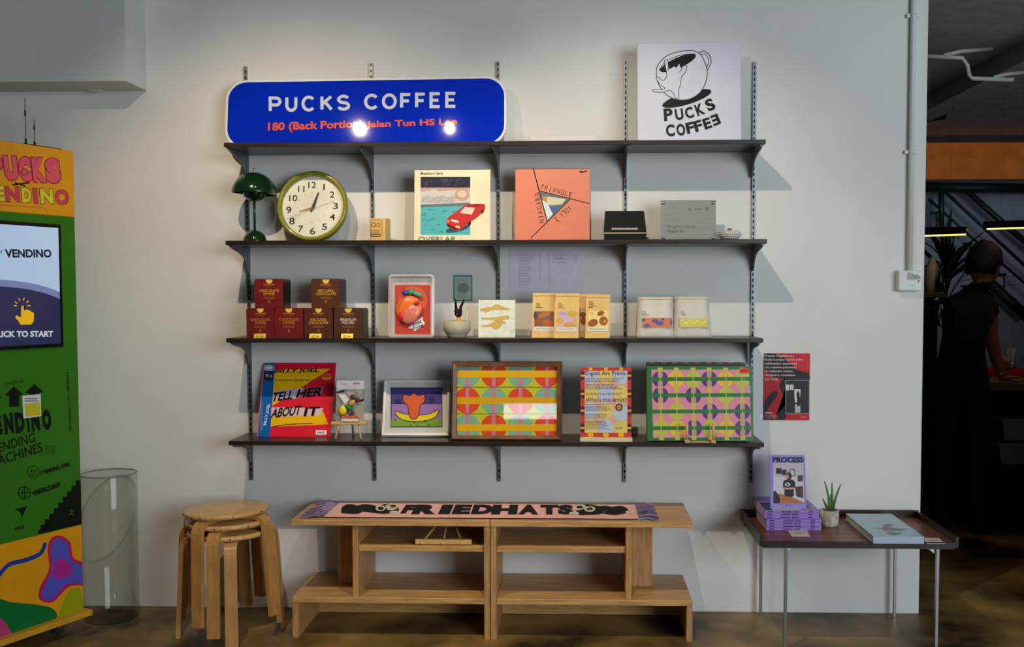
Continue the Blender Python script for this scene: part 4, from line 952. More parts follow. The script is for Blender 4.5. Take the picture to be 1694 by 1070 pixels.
# small easel lying in the left unit
p = at(733, 903, -.34)
r = root('small_easel', 'small pine easel on the middle shelf of the left bench half', 'easel', (p.x, -.3, .3755), group='small pine easels')
a = at(687.5, 895, -.33); b = at(780.5, 895, -.33)
zc = at(733, 896, -.34).z-.3755
MB().box(a.x-p.x, b.x-p.x, -.043, -.03, zc-.0105, zc+.0105, pine, bev=.002).build('ledge', r)
for x0, x1, dx in ((697, 700, -.012), (731, 733, -.004), (765, 762, .006)):
    f = at(x0, 908, -.35); MB().tube([(f.x-p.x, -.049, .006), ((x1-733)/400, -.028, zc), ((x1-733)*.2/400, .10, .085)], .0055, pine, 8).build('leg', r)
MB().tube([(-.025, .09, .066), (.03, .09, .066)], .004, pine, 6).build('brace', r)

# ------------------------------------------------------------------ scarf on the bench
zsf = BH+.0004
TL, TR, BL_, BR_ = atz(557.5, 831.5, zsf+.006), atz(1050.5, 833.2, zsf+.006), atz(540, 853.6, zsf+.006), atz(1056, 857, zsf+.006)
y0 = (BL_.y+BR_.y)/2; y1 = (TL.y+TR.y)/2; x0 = (TL.x+BL_.x)/2; x1 = (TR.x+BR_.x)/2
loc = ((x0+x1)/2, y0, zsf); w_ = x1-x0; h_ = y1-y0; M = frame(loc, 0, -PI/2)
r = root('football_scarf', 'pink knitted scarf with black letters FRIEDHATS and blue fringes on the bench', 'scarf', loc, 0, -PI/2)
pink = PM('pink_knit', (255, 190, 180), .9, var=.06, vscale=50, bump=.6, bscale=220)
mb = MB(); n = 60; vs = []; fs = []; rg = random.Random(3)
for i in range(n+1):
    x = -w_/2+w_*i/n; e = .003*math.sin(i*.55)+.002*math.sin(i*1.7)
    for (zz_, yy_) in ((e*.6, -.0), (e*.6, -.0055), (h_+e, -.0055), (h_+e, 0)): vs.append((x, yy_, zz_))
for i in range(n):
    for k in range(4): fs.append((i*4+k, i*4+(k+1) % 4, i*4+4+(k+1) % 4, i*4+4+k))
fs += [(0, 1, 2, 3), (n*4+3, n*4+2, n*4+1, n*4)]
mb.add(vs, fs, pink).build('knit', r)
MB().box(-w_/2+.002, w_/2-.002, -.0038, -.0005, -.004, -.0005, PM('scarf_edge', (36, 24, 26), .9)).build('edge', r)
S1 = (500, 820, 8.47); KB = (26, 22, 20)
A = Art(M, S1, w_, h_, y=-.0060, rough=.9)
A.poly(smooth([(545, 190), (580, 140), (640, 118), (720, 122), (780, 135), (840, 118), (920, 118), (1000, 130), (1060, 140), (1180, 110), (1290, 120), (1345, 150), (1350, 215), (1310, 240), (1240, 245), (1120, 250), (960, 235), (850, 222), (790, 250), (700, 255), (600, 245), (550, 240)], True, 3), KB)
A.line(smooth([(590, 135), (640, 116), (710, 120)], False), 9, (90, 120, 112)); A.line(smooth([(800, 185), (845, 195), (840, 222)], False), 9, (40, 140, 100))
A.ell(1095, 172, 70, 42, (216, 204, 180)); A.ell(1100, 176, 42, 24, KB); A.ell(1255, 152, 90, 42, (216, 204, 180)); A.ell(1270, 146, 46, 20, KB); A.ell(1290, 235, 66, 26, (222, 204, 190)); A.ell(1240, 190, 50, 12, (216, 204, 180)); A.line([(1230, 140), (1300, 168)], 9, (216, 204, 180))
A.poly(smooth([(390, 230), (440, 205), (520, 195), (548, 212), (500, 230), (480, 250), (420, 245)], True, 3), (222, 206, 186))
A.text('F', 1412, 124, 1566, 248, KB, bold=.08)
S2 = (480, 810, 4.115); A.c = S2
for t, xa, xb in (('R', 842, 1005), ('I', 1022, 1100), ('E', 1112, 1232), ('D', 1240, 1385)): A.text(t, xa, 100, xb, 166, KB, rot=0, bold=.08)
A.c = (800, 810, 4.117)
for t, xa, xb in (('H', 58, 232), ('A', 238, 375), ('T', 385, 510), ('S', 505, 612)): A.text(t, xa, 102, xb, 168, KB, rot=0, bold=.08)
A.c = (900, 820, 8.47)
A.poly(smooth([(440, 150), (520, 130), (600, 120), (700, 130), (780, 145), (860, 140), (950, 155), (1050, 140), (1130, 155), (1175, 190), (1170, 230), (1100, 255), (1000, 270), (900, 262), (820, 250), (740, 265), (600, 268), (480, 262)], True, 3), KB)
A.ell(640, 186, 78, 40, (220, 208, 184)); A.ell(640, 184, 46, 22, KB); A.ell(495, 165, 92, 36, (220, 208, 184), 10); A.ell(500, 160, 46, 20, KB); A.ell(420, 245, 70, 24, (220, 204, 186)); A.line([(600, 170), (660, 200)], 9, (220, 208, 184))
A.line(smooth([(900, 200), (840, 215), (850, 245)], False), 9, (80, 140, 130)); A.line(smooth([(780, 150), (850, 138), (930, 150)], False), 8, (60, 90, 90))
A.poly(smooth([(1150, 215), (1220, 225), (1280, 262), (1265, 278), (1200, 255), (1145, 235)], True, 3), (222, 206, 190)); A.build('knitted_lettering', r)
for sg in (-1, 1):
    fb = MB(); cols = [PM('fringe_%d' % k, c, .9) for k, c in enumerate(((96, 104, 148), (140, 146, 170), (70, 76, 120), (170, 120, 140)))]
    rg = random.Random(5+sg)
    for k in range(150):
        z0 = h_*rg.random(); ln_ = .075+.02*rg.random(); sw = (-.035 if sg < 0 else -.03)+.02*rg.random()
        x0_ = sg*w_/2; yy_ = -.002-.010*rg.random()
        fb.tube([(x0_, yy_*.5, z0), (x0_+sg*ln_*.5, yy_-.004, z0+sw*.4+.006*rg.random()), (x0_+sg*ln_*(.85 if sg > 0 else 1), max(yy_, -.012), z0+sw)], [.0022, .0026, .0014], cols[k % 4], 4, caps=False)
    tag(fb.build('fringe', r), 'blue grey fringe', kind='stuff')

# ------------------------------------------------------------------ stacked stools
def stool(z0, rot, label, tilt=0, off=(0, 0)):
    c = (.003+off[0], -.30+off[1])
    r = root('stool', label, 'stool', (c[0], c[1], z0), group='stack of round birch stools'); r.rotation_euler = (0, tilt, math.radians(rot))
    r.matrix_world = Matrix.Translation((c[0], c[1], z0)) @ Matrix.Rotation(tilt, 4, 'Y') @ Matrix.Rotation(math.radians(rot), 4, 'Z')
    H = .43
    MB().lathe([(0, H), (.160, H), (.166, H-.003), (.168, H-.009), (.166, H-.016), (.160, H-.019), (0, H-.019)], birch, 64).build('seat', r)
    bt = MB()
    for k in range(8): a_ = k*PI/4; bt.ball((.1685*math.cos(a_), .1685*math.sin(a_), H-.009), (.0022, .0030, .004), PM('knot_dark', (60, 34, 20), .5), n=6, m_=4)
    tag(bt.build('edge_knots', r), kind='stuff')
    for k in range(4):
        an = k*PI/2; pts = [(.05, H-.029), (.13, H-.029)]
        for q in range(9): a_ = PI/2*q/8; pts.append((.143+.045*math.sin(a_), H-.029-.045*(1-math.cos(a_))))
        pts += [(.196, .2), (.206, 0)]
        MB().ribbon([(p_[0]*math.cos(an), p_[0]*math.sin(an), p_[1]) for p_ in pts], (-math.sin(an), math.cos(an), 0), .048, .0185, birch_leg).build('leg', r)
stool(0, -90+20, 'lowest stool of the stack of three, its seat under the others')
stool(.0425, -90+1, 'middle stool of the stack of three round birch stools', math.radians(-.6))
stool(.085, -90-17, 'topmost stool of the stack of three, round seat fully visible', math.radians(-1.5))

# ------------------------------------------------------------------ tall glass cylinder
c = atz(170, 1030, 0.0); rad = .113; cyl = (-.575, -.135)
H = at(170, 783, -.135).z
r = root('glass_cylinder', 'tall clear glass cylinder vase on the floor beside the vending machine', 'vase', (cyl[0], cyl[1], 0))
MB().lathe([(0, .0), (rad-.003, 0), (rad, .004), (rad, H), (rad-.001, H+.002), (rad-.005, H+.002)], cylg, 64).build('wall', r)
MB().lathe([(rad, H-.002), (rad+.0015, H+.001), (rad-.003, H+.004), (rad-.0065, H+.001), (rad-.006, H-.002)], PM('glass_rim', (120, 124, 120), .15, alpha=.7), 64).build('rim', r)

# ------------------------------------------------------------------ vending machine
th_ = math.radians(65.7); C0 = at(138, 1012, -.30); zb = C0.z; Wm = .82; ex = Vector((math.cos(th_), math.sin(th_), 0))
zt = at(118, 250, -.30).z; O_ = Vector((C0.x, -.30, zb))-ex*Wm/2; M = frame(O_, th_); Hm = zt-zb
r = root('vending_machine', 'green and yellow vending machine with a touch screen, cropped by the left edge', 'vending machine', O_, th_)
grn = PM('machine_green', (48, 114, 12), .42, var=.05, vscale=2); ylw = PM('machine_yellow', (222, 152, 14), .42, var=.04)
cG = (0, 130, 2.4885); cH = (0, 560, 2.098); cK = (0, 600, 3.687)
T = Art(M, cG, Wm, Hm)
z_hy = T.loc(290, 570)[1]            # yellow header bottom
z_ly = Art(M, cH, Wm, Hm).loc(285, 645)[1]
MB().box(-Wm/2, Wm/2, 0, .6, .012, z_ly, ylw).build('lower_cabinet', r)
MB().box(-Wm/2, Wm/2, 0, .6, z_ly, z_hy, grn).build('cabinet', r)
MB().box(-Wm/2, Wm/2, -.004, .6, z_hy, Hm, ylw, bev=.003).build('header', r)
MB().box(-Wm/2, Wm/2+.015, -.035, .6, -.012, .011, PM('machine_plinth', (206, 150, 40), .5)).build('plinth', r)
MB().box(Wm/2-.18, Wm/2-.01, .05, .3, Hm, Hm+.012, black, bev=.003).build('router', r)
# screen
sx1 = T.loc(248, 700)[0]; sz1 = T.loc(200, 598)[1]; sz0 = Art(M, cH, Wm, Hm).loc(215, 28)[1]; sx0 = sx1-.62
MB().box(sx0, sx1, -.006, 0, sz0, sz1, blackg).build('screen_bezel', r)
def em(c, s_): return PM('screen_%d_%d_%d' % c, c, .2, var=0, emis=c, estr=s_)
A = Art(M, cG, sx1-sx0-.024, Hm, y=-.0065, x0=sx0+.012); 
SC = .32
A.raw([(sx0+.012, sz0+.014), (sx1-.012, sz0+.014), (sx1-.012, sz1-.014), (sx0+.012, sz1-.014)], em((176, 200, 232), SC))
# arcs: centre of the round wave shape left of centre on the screen
sxm = (sx0+sx1)/2
def arc(rz, zc, col, e):
    pts = [(sx0+.012, sz0+.014), (sx1-.012, sz0+.014)]; N = 20
    for k in range(N+1):
        x = (sx1-.012)+(sx0-sx1+.024)*k/N; u = (x-sxm)/((sx1-sx0)/2); pts.append((x, zc+rz*math.sqrt(max(0, 1-u*u*.72))))
    A.raw(pts, em(col, e))
zA = T.loc(130, 828)[1]; zB = T.loc(130, 855)[1]
arc(.115, zA-.115, (120, 130, 178), SC); arc(.12, zB-.12, (44, 46, 84), SC)
A.text('VENDINO', 22, 702, 214, 737, em((26, 30, 40), .3), bold=.04); A.poly([(0, 715), (10, 700), (6, 722)], em((30, 130, 80), SC))
A.text('CLICK TO START', -32, 1038, 222, 1064, em((200, 210, 226), SC), bold=.04)
A.c = cG; yl_ = em((236, 182, 20), SC)
A.poly([(88, 935), (97, 935), (98, 955), (112, 950), (128, 958), (140, 965), (138, 1000), (128, 1012), (84, 1012), (76, 998), (62, 982), (70, 974), (86, 984)], yl_)
for an in (0, 38, 76, 114, 152, 180):
    a_ = math.radians(an); A.line([(91+22*math.cos(a_), 935-22*math.sin(a_)), (91+34*math.cos(a_), 935-34*math.sin(a_))], 4, yl_)
A.build('screen_image', r)
# header lettering
A = Art(M, cG, Wm, Hm, y=-.0045); Pk = (222, 88, 100); Pd = (150, 30, 70)
for t, xa, xb, c in (('P', -55, 12, 0), ('U', 18, 72, 0), ('C', 78, 128, 0), ('K', 134, 186, 0), ('S', 188, 248, 0)):
    sl = (xa+xb)*.5*.06; A.text(t, xa-4, 312+sl, xb+4, 420+sl, Pd, bold=.12); A.text(t, xa, 316+sl, xb, 416+sl, Pk, bold=.085)
A.ell(100, 384, 15, 15, Pd); A.ell(100, 384, 11, 11, Pk); A.line([(50, 438), (120, 428)], 6, (50, 30, 30)); A.line([(60, 428), (105, 442)], 5, (50, 30, 30))
for t, xa, xb, c in (('E', -20, 18, (206, 206, 70)), ('N', 26, 78, (206, 66, 90)), ('D', 90, 128, (206, 206, 60)), ('I', 138, 152, (206, 66, 90)), ('N', 166, 218, (206, 206, 60)), ('O', 228, 282, (206, 66, 90))):
    sl = (xa+xb)*.5*.06; A.text(t, xa-3, 440+sl, xb+3, 506+sl, (150, 60, 40), bold=.07); A.text(t, xa, 443+sl, xb, 503+sl, c, bold=.045)
A.line([(0, 520), (180, 530), (196, 550)], 3, (196, 130, 20)); A.build('header_lettering', r)
# middle print
A = Art(M, cK, Wm, Hm, y=-.0006); Km = (14, 22, 12)
def arrow(cx_, cy, w2, h1, h2):
    A.poly([(cx_-w2, cy), (cx_, cy-h1), (cx_+w2, cy-w2*.12), (cx_+w2*.55, cy-4), (cx_+w2*.55, cy+h2), (cx_-w2*.5, cy+h2+4), (cx_-w2*.5, cy+2)], Km)
arrow(85, 200, 58, 58, 66); arrow(210, 186, 58, 58, 20); A.poly([(-8, 200), (15, 208), (0, 214)], Km)
A.text('FOLLOW US', 35, 112, 142, 130, Km, rot=3, bold=.01)
for t, xa, xb, dy in (('E', -38, 10, 26), ('N', 25, 82, 18), ('D', 92, 150, 11), ('I', 163, 178, 6), ('N', 190, 240, 2), ('O', 258, 312, -4)): A.text(t, xa, 288+dy, xb, 416+dy, Km, rot=5, bold=.08)
A.text('VENDING', -55, 462, 216, 522, Km, rot=7.5, bold=.012); A.text('MACHINES', -60, 530, 262, 592, Km, rot=8, bold=.012)
A.lines(275, 500, 340, 560, 6, (40, 86, 20), .5, 3, .1)
A.ell(203, 668, 38, 40, Km); A.ell(203, 668, 34, 36, (48, 114, 12)); A.ell(193, 660, 4, 13, Km); A.ell(213, 660, 4, 13, Km); A.line(smooth([(185, 682), (203, 692), (222, 680)], False), 4, Km)
A.text('@VENDINO_CORE', 248, 630, 426, 664, Km, rot=7, bold=.06)
A.ell(148, 793, 40, 40, Km); A.ell(148, 793, 34, 34, (48, 114, 12)); A.ell(148, 793, 14, 33, Km); A.ell(148, 793, 10, 30, (48, 114, 12)); A.line([(112, 795), (184, 790)], 4, Km); A.line([(148, 760), (148, 826)], 4, Km)
A.text('VENDINO.COM.MY', 200, 752, 372, 784, Km, rot=7, bold=.06)
A.poly([(90, 893), (164, 876), (132, 946), (124, 910)], Km); A.text('FAQ', 90, 994, 145, 1020, Km, rot=6, bold=.03)
A.text('CASHLESS / 24-7 / EFFORTLESS', 260, 230, 580, 244, Km, rot=-88, bold=.02)
st = [(492, 680)]
x, y = 490, 682
while x > 240:
    x2 = x-27; st += [(x-0, y)] if False else []; st += [(x, y), (x, y+34)]; x, y = x2, y+34; 
    st[-1] = (st[-1][0], y)
    st.append((x, y))
A.poly([(494, 682)]+[p_ for p_ in st[1:]]+[(232, y), (232, 1045), (508, 980)], Km)
A.line([(425, 893), (440, 905), (452, 898)], 5, (48, 114, 12)); A.line([(440, 905), (432, 918), (418, 930)], 5, (48, 114, 12)); A.line([(434, 918), (446, 930)], 4, (48, 114, 12))
A.build('cabinet_print', r)
A = Art(M, cK, Wm, Hm, y=-.003); A.poly([(135, 202), (248, 190), (252, 325), (143, 340)], (214, 214, 216)); A.poly([(152, 250), (244, 240), (246, 320), (156, 328)], (196, 190, 40)); A.lines(150, 212, 236, 240, 2, (50, 50, 60), .5, 2, .1); A.build('sticker', r)
# lower print
A = Art(M, cH, Wm, Hm, y=-.0006)
def bl(pts, c): A.poly(smooth(pts, True, 5), c)
bl([(160, 915), (135, 900), (140, 860), (170, 800), (165, 730), (180, 690), (215, 685), (245, 710), (255, 760), (300, 785), (310, 850), (240, 860), (190, 910)], (190, 34, 90))
bl([(162, 906), (146, 896), (152, 862), (180, 800), (176, 735), (190, 698), (215, 696), (236, 716), (247, 768), (300, 796), (300, 846), (236, 850), (186, 900)], (84, 84, 190))
bl([(190, 830), (185, 800), (200, 765), (225, 765), (248, 790), (246, 815), (220, 832)], (178, 40, 140))
A.line(smooth([(-10, 830), (30, 785), (90, 768), (140, 745), (158, 708)], False, 6), 15, (30, 60, 150))
bl([(-40, 905), (40, 915), (120, 922), (180, 935), (198, 965), (160, 985), (100, 1010), (40, 1040), (-40, 1060)], (10, 110, 50))
A.poly([(200, 968), (215, 920), (245, 870), (275, 862), (298, 900), (300, 945)], (150, 160, 20)); A.poly([(0, 968), (20, 985), (45, 1030), (0, 1052)], (190, 60, 120))
A.poly([(0, 1048), (300, 948), (301, 958), (0, 1060)], (30, 24, 10)); A.build('lower_print', r)
for px, y0_, y1_, yy in ((43, 245, 162, .1), (57.5, 248, 197, .1)):
    p0 = M.inverted() @ at(px, y0_, -.45); p1 = M.inverted() @ at(px-2, y1_, -.45)
    q = Vector((p0.x, p0.y, Hm)); dz = p1.z-Hm
    MB().tube([(q.x, q.y, Hm-.002), (q.x, q.y, Hm+dz*.15)], .004, black, 8).tube([(q.x, q.y, Hm), (q.x, q.y, Hm+dz*.6), (p1.x if px < 50 else q.x, q.y, Hm+dz)], .0014, black, 6).tube([(q.x, q.y, Hm+dz*.62), (q.x-.001, q.y, Hm+dz*.74)], .003, black, 8).build('antenna', r)
for lx, ly in ((Wm/2-.08, .06), (Wm/2-.08, .5), (-Wm/2+.1, .06), (-Wm/2+.1, .5)):
    w2 = MB(); zc = -zb+.033
    w2.lathe([(0, -.013), (.03, -.013), (.033, -.009), (.033, .009), (.03, .013), (0, .013)], PM('caster_rubber', (60, 60, 62), .5), 24, M=Matrix.Translation((lx, ly, zc)) @ Matrix.Rotation(PI/2, 4, 'Y')).build('caster_wheel', r)
    MB().box(lx-.022, lx+.022, ly-.02, ly+.02, -.018, -.012, chrome).box(lx-.018, lx-.015, ly-.012, ly+.02, zc-.006, -.018, chrome).box(lx+.015, lx+.018, ly-.012, ly+.02, zc-.006, -.018, chrome).build('caster_fork', r)

# ------------------------------------------------------------------ side table
tz = .4294; tx0, tx1 = 2.138, 2.906; ty = .4623
FL = atz(1258, 897, tz+.012); FR = atz(1590, 899, tz+.012); BLp = atz(1226, 851, tz+.012); BRp = atz(1523, 851, tz+.012)
fx0, fx1, bx0, bx1 = FL.x, FR.x, max(BLp.x, tx0), BRp.x
x0, x1 = (fx0+bx0)/2, (fx1+bx1)/2; y0, y1 = -ty-.01, -.02
r = root('side_table', 'low dark wood tray table on thin steel legs, right of the bench', 'table', ((x0+x1)/2, y0, 0)); ox = (x0+x1)/2
hw = (x1-x0)/2; dp = y1-y0
MB().box(-hw+.01, hw-.01, .01, dp-.01, tz-.012, tz, walnut).build('tabletop', r)
rm = MB()
rm.box(-hw, hw, dp-.012, dp, tz-.016, tz+.03, walnutd).build('back_rim', r)
MB().box(-hw, -hw+.012, .0, dp-.0125, tz-.016, tz+.03, walnutd).build('side_rim', r); MB().box(hw-.012, hw, .0, dp-.0125, tz-.016, tz+.026, walnutd).build('side_rim', r)
MB().box(-hw+.0125, hw-.0125, -.0, .0105, tz-.022, tz+.004, walnutd).build('front_rim', r)
for px, yy in ((1300, y0+.015), (1551, y0+.015), (1259, y1-.02), (1481, y1-.02)):
    p_ = at(px, 905, yy); xx = min(max(p_.x-ox, -hw+.02), hw-.02); MB().box(xx-.006, xx+.006, yy-y0-.006, yy-y0+.006, 0, tz-.0125, chrome, bev=.001).build('leg', r)
for px, sg in ((1302, 1), (1549, -1)):
    xx = at(px, 905, y0).x-ox; MB().prism([(xx, tz-.0125), (xx-sg*-.0-(.04*-sg), tz-.0125), (xx, tz-.045)], .02, .024, white).build('corner_bracket', r)

# purple magazines
zt_ = tz+.0005
pur = PM('purple_spine', (160, 128, 212), .4, var=.03)
a = atz(1268.5, 877, zt_); b = atz(1356, 875, zt_); wmg = b.x-a.x; dmg = wmg*1.28; yy = a.y
n = 7; hh = at(1310, 845, yy).z-zt_; tk_ = hh/n; rg = random.Random(8)
crS = (1200, 820, 3.429)
for k in range(n):
    dx = (.0 if k < 4 else -.006)+rg.uniform(-.001, .001); dy = (0 if k < 4 else .012)
    loc = ((a.x+b.x)/2+dx, yy+dy, zt_+k*tk_)
    sfx = ['bottom', 'second from the bottom', 'third from the bottom', 'fourth from the bottom', 'third from the top', 'second from the top', 'topmost'][k]
    r = root('magazine', 'purple magazine lying in the stack on the side table, '+sfx, 'magazine', loc, .0, group='stacked purple magazines')
    MB().box(-wmg/2, wmg/2, 0, dmg, 0, .0006, pur).box(-wmg/2, wmg/2, 0, dmg, tk_-.0010, tk_-.0004, pur).box(-wmg/2, wmg/2, 0, .0006, 0, tk_-.0004, pur).build('cover', r)
    MB().box(-wmg/2+.001, wmg/2-.001, .0006, dmg-.001, .0006, tk_-.0010, paper).build('pages', r)
    A = Art(frame(loc), (0, 0, 1), wmg, tk_)
    c_ = (60, 40, 110); z0_, z1_ = tk_*.3, tk_*.68
    for xa, xb in ((-.46, -.36), (-.2, -.02), (0.0, .12), (.3, .38)): A.raw([(xa*wmg, z0_), (xb*wmg, z0_), (xb*wmg, z1_), (xa*wmg, z1_)], c_)
    A.build('spine_print', r)
zz_ = zt_+n*tk_
# cover photograph of the top one
A = Art(frame(((a.x+b.x)/2-.006, yy+.012, zz_-.0004), 0, -PI/2), crS, wmg, dmg); A.poly([(190, 36), (255, 36), (262, 80), (220, 80)], (56, 40, 90)); A.poly([(262, 66), (420, 66), (440, 84), (270, 84)], (206, 196, 206)); A.poly([(440, 40), (480, 62), (490, 80), (450, 70)], (160, 110, 80))
o = A.build('cover_print', r); o.matrix_world = frame(((a.x+b.x)/2-.006, yy+.012, zz_-.0004), 0, -PI/2); o.parent = r; o.matrix_parent_inverse = Matrix.Identity(4); o.matrix_local = frame((0, 0, tk_-.0004), 0, -PI/2)
# upright magazine
r, A, w_, h_ = card('magazine', 'upright purple magazine titled PROCESS with a photo cover, on the stack', 'magazine', (1273.5, 1332.5, 752.5, 790), zz_, yy+.045, -.16, .008, PM('purple_cover', (140, 128, 206), .35), crF)
A.full((142, 132, 208)); A.poly([(250, 614), (406, 614), (410, 825), (250, 825)], (206, 196, 204))
A.poly([(250, 614), (406, 614), (407, 690), (250, 690)], (190, 178, 190)); A.rect(264, 642, 292, 672, (30, 26, 30)); A.rect(293, 650, 318, 680, (60, 40, 44)); A.rect(334, 646, 362, 684, (120, 114, 120)); A.rect(340, 652, 356, 678, (200, 200, 200)); A.rect(376, 680, 404, 712, (80, 60, 60))
A.poly([(250, 770), (300, 780), (350, 795), (410, 822), (410, 826), (250, 826)], (176, 104, 54)); A.poly([(250, 765), (262, 760), (284, 800), (284, 826), (250, 826)], (34, 28, 40)); A.poly([(362, 740), (404, 735), (406, 800), (370, 790)], (70, 50, 50))
A.poly(smooth([(300, 745), (302, 712), (318, 702), (345, 702), (362, 715), (362, 742), (355, 756), (355, 790), (310, 785), (308, 756)], True, 3), (24, 22, 28)); A.ell(330, 684, 15, 20, (36, 26, 30)); A.ell(323, 686, 8, 12, (206, 150, 116)); A.line([(316, 684), (330, 683)], 3, (40, 30, 30))
A.poly([(302, 740), (320, 745), (356, 742), (360, 752), (320, 754), (302, 748)], (200, 150, 120)); A.ell(324, 728, 14, 10, (210, 206, 206)); A.ell(324, 728, 7, 5, (24, 22, 28))
A.text('PROCESS', 246, 584, 406, 614, (26, 22, 50), bold=.05); A.text('ISSUE 1', 312, 831, 346, 838, (90, 70, 150), bold=.02); A.build('print', r)

# little potted plant
p = atz(1373, 870, tz); rp = (at(1388.5, 860, p.y).x-at(1357.5, 860, p.y).x)/2
r = root('potted_succulent', 'small green finger-stemmed succulent in a pale marbled pot', 'plant', (p.x, p.y+.01, tz+.0003))
hp = at(1373, 844, p.y).z-tz
MB().lathe([(0, 0), (rp*.84, 0), (rp*.9, .004), (rp, hp*.6), (rp, hp), (rp-.004, hp+.001), (rp-.006, hp-.006), (0, hp-.006)], PM('marbled_pot', (206, 204, 188), .6, vscale=22, dark=(164, 160, 142), lo=.45, hi=.55), 32).build('pot', r)
MB().lathe([(0, hp-.002), (rp-.0065, hp-.004)], PM('soil', (110, 80, 56), .9, bump=1, bscale=200), 24).build('soil', r)
cp = Art(frame((p.x, p.y+.01, tz)), crF, 2, 2); gr = PM('cactus_green', (90, 124, 64), .6, var=.15, vscale=60, bump=.6, bscale=200)
for pts in ([(540, 855), (538, 800), (528, 750), (516, 712)], [(552, 855), (556, 800), (556, 755), (554, 718)], [(560, 855), (572, 800), (588, 755), (601, 728)], [(530, 850), (518, 825), (506, 800)], [(560, 852), (570, 815), (573, 795)], [(545, 852), (545, 830), (548, 780)]):
    q = [cp.loc(*t, clamp=False) for t in pts]; nq = len(q)
    MB().tube([(t[0], rg.uniform(-.004, .004), t[1]) for t in q], [.0055*(1-.15*i) if i < nq-1 else .0022 for i in range(nq)], gr, 8).build('stem', r)
# blue book
crU = (1380, 740, 5.35)
zt_ = tz+.0005; f0 = atz(1380+345/5.35, 740+850/5.35, zt_); f1 = atz(1380+790/5.35, 740+850/5.35, zt_); hb = at(1490, 740+787/5.35, f0.y).z-zt_
bk0 = atz(1380+150/5.35, 740+585/5.35, zt_+hb); yaw_b = math.atan2(-(bk0.x-f0.x), (bk0.y-f0.y))*.0
wb_ = f1.x-f0.x; db = min(bk0.y-f0.y, -.045-f0.y); loc = ((f0.x+f1.x)/2, f0.y, zt_)
sh_ = (bk0.x-f0.x)
r = root('book', 'thick pale blue book lying at the right of the side table', 'book', loc, 0)
skw = lambda x, y: x+0*y
bb = PM('pale_blue_cover', (150, 188, 204), .35, var=.04, coat=.3)
MB().box(-wb_/2, wb_/2, 0, db, hb-.003, hb, bb).box(-wb_/2, wb_/2, 0, db, 0, .003, bb).box(-wb_/2, wb_/2, 0, .003, .003, hb-.003, PM('book_spine', (172, 186, 212), .3, coat=.4)).build('cover', r)
MB().box(-wb_/2+.003, wb_/2-.003, .003, db-.003, .003, hb-.003, paper).build('pages', r)
Mb = frame((loc[0], loc[1], zt_+hb), 0, -PI/2); A = Art(Mb, crU, wb_, db)
A.poly(smooth([(300, 712), (420, 712), (440, 680), (530, 682), (500, 705), (560, 716), (650, 722), (560, 740), (440, 740), (420, 722)], True, 3), (132, 134, 146)); A.poly(smooth([(450, 750), (600, 755), (570, 770), (520, 776)], True, 3), (130, 130, 134))
o = A.build('cover_print', r); o.matrix_local = frame((0, 0, hb), 0, -PI/2)
# two small cards
for k, (q, c_, lb) in enumerate((([(325, 967), (425, 967), (440, 998), (345, 998)], crF, 'small white card on the side table in front of the magazines'), ([(785, 800), (925, 800), (985, 852), (820, 852)], crU, 'small white printed card beside the blue book, right end of table'))):
    pw_ = [atz(c_[0]+x/c_[2], c_[1]+y/c_[2], tz+.001) for x, y in q]; cc = sum(pw_, Vector())/4
    r = root('info_card', lb, 'card', (cc.x, cc.y, tz+.0004), group='small cards on the side table')
    pp = [(v.x-cc.x, v.y-cc.y) for v in pw_]; MB().prism(pp, 0, .0008, PM('card_cream', (206, 196, 184), .7), 'z').build('sheet', r)
    A = Art(frame((cc.x, cc.y, tz+.0014), 0, -PI/2), c_, .2, .2); A.lo, A.hi = -.1, .1
    lx = min(t[0] for t in pp)*.5; 
    A.raw([(lx, .002), (-lx*.9, .002), (-lx*.9, .005), (lx, .005)], (110, 104, 100)); A.raw([(lx, -.006), (-lx*.6, -.006), (-lx*.6, -.003), (lx, -.003)], (110, 104, 100))
    o = A.build('print', r); o.matrix_local = frame((0, 0, .001), 0, -PI/2)

# ------------------------------------------------------------------ back room
conduit = PM('grey_pipe', (176, 176, 170), .45)
yp = .9
def P3(px, py, Y): return at(px, py, Y)
pts1 = [P3(1530, 93, yp), P3(1592, 96, yp), P3(1600, 108, yp), P3(1603, 124, yp), P3(1608, 130, yp), P3(1676, 132, yp)]
tag(MB().tube(pts1, .011, conduit, 10).build('ceiling_conduit'), 'lower light grey ceiling pipe with a step, seen past the white wall', 'pipe', 'ceiling pipes in the back room')
pts2 = [P3(1560, 92, yp+.06), P3(1590, 85, yp+.1), P3(1640, 81, yp+.3)]
tag(MB().tube(pts2, .011, conduit, 10).build('ceiling_conduit'), 'upper light grey ceiling pipe slanting away from the stepped pipe', 'pipe', 'ceiling pipes in the back room')
pts2 = [P3(1644, 128, yp+.05), P3(1664, 123, yp+.1), P3(1700, 119, yp+.2)]
tag(MB().tube(pts2, .010, conduit, 10).build('ceiling_conduit'), 'short light grey ceiling pipe at the right edge of the photo', 'pipe', 'ceiling pipes in the back room')
p = P3(1546, 193, 3.1)
r = root('ceiling_spot', 'small black spotlight under the back room ceiling, beside the wall end', 'spotlight', (p.x, 3.1, p.z))
MB().tube([(-.08, 0, -.01), (.07, 0, .012)], .032, black, 14).build('head', r); MB().tube([(0, 0, 0), (0, 0, 2.75-p.z)], .006, black, 8).build('stem', r)

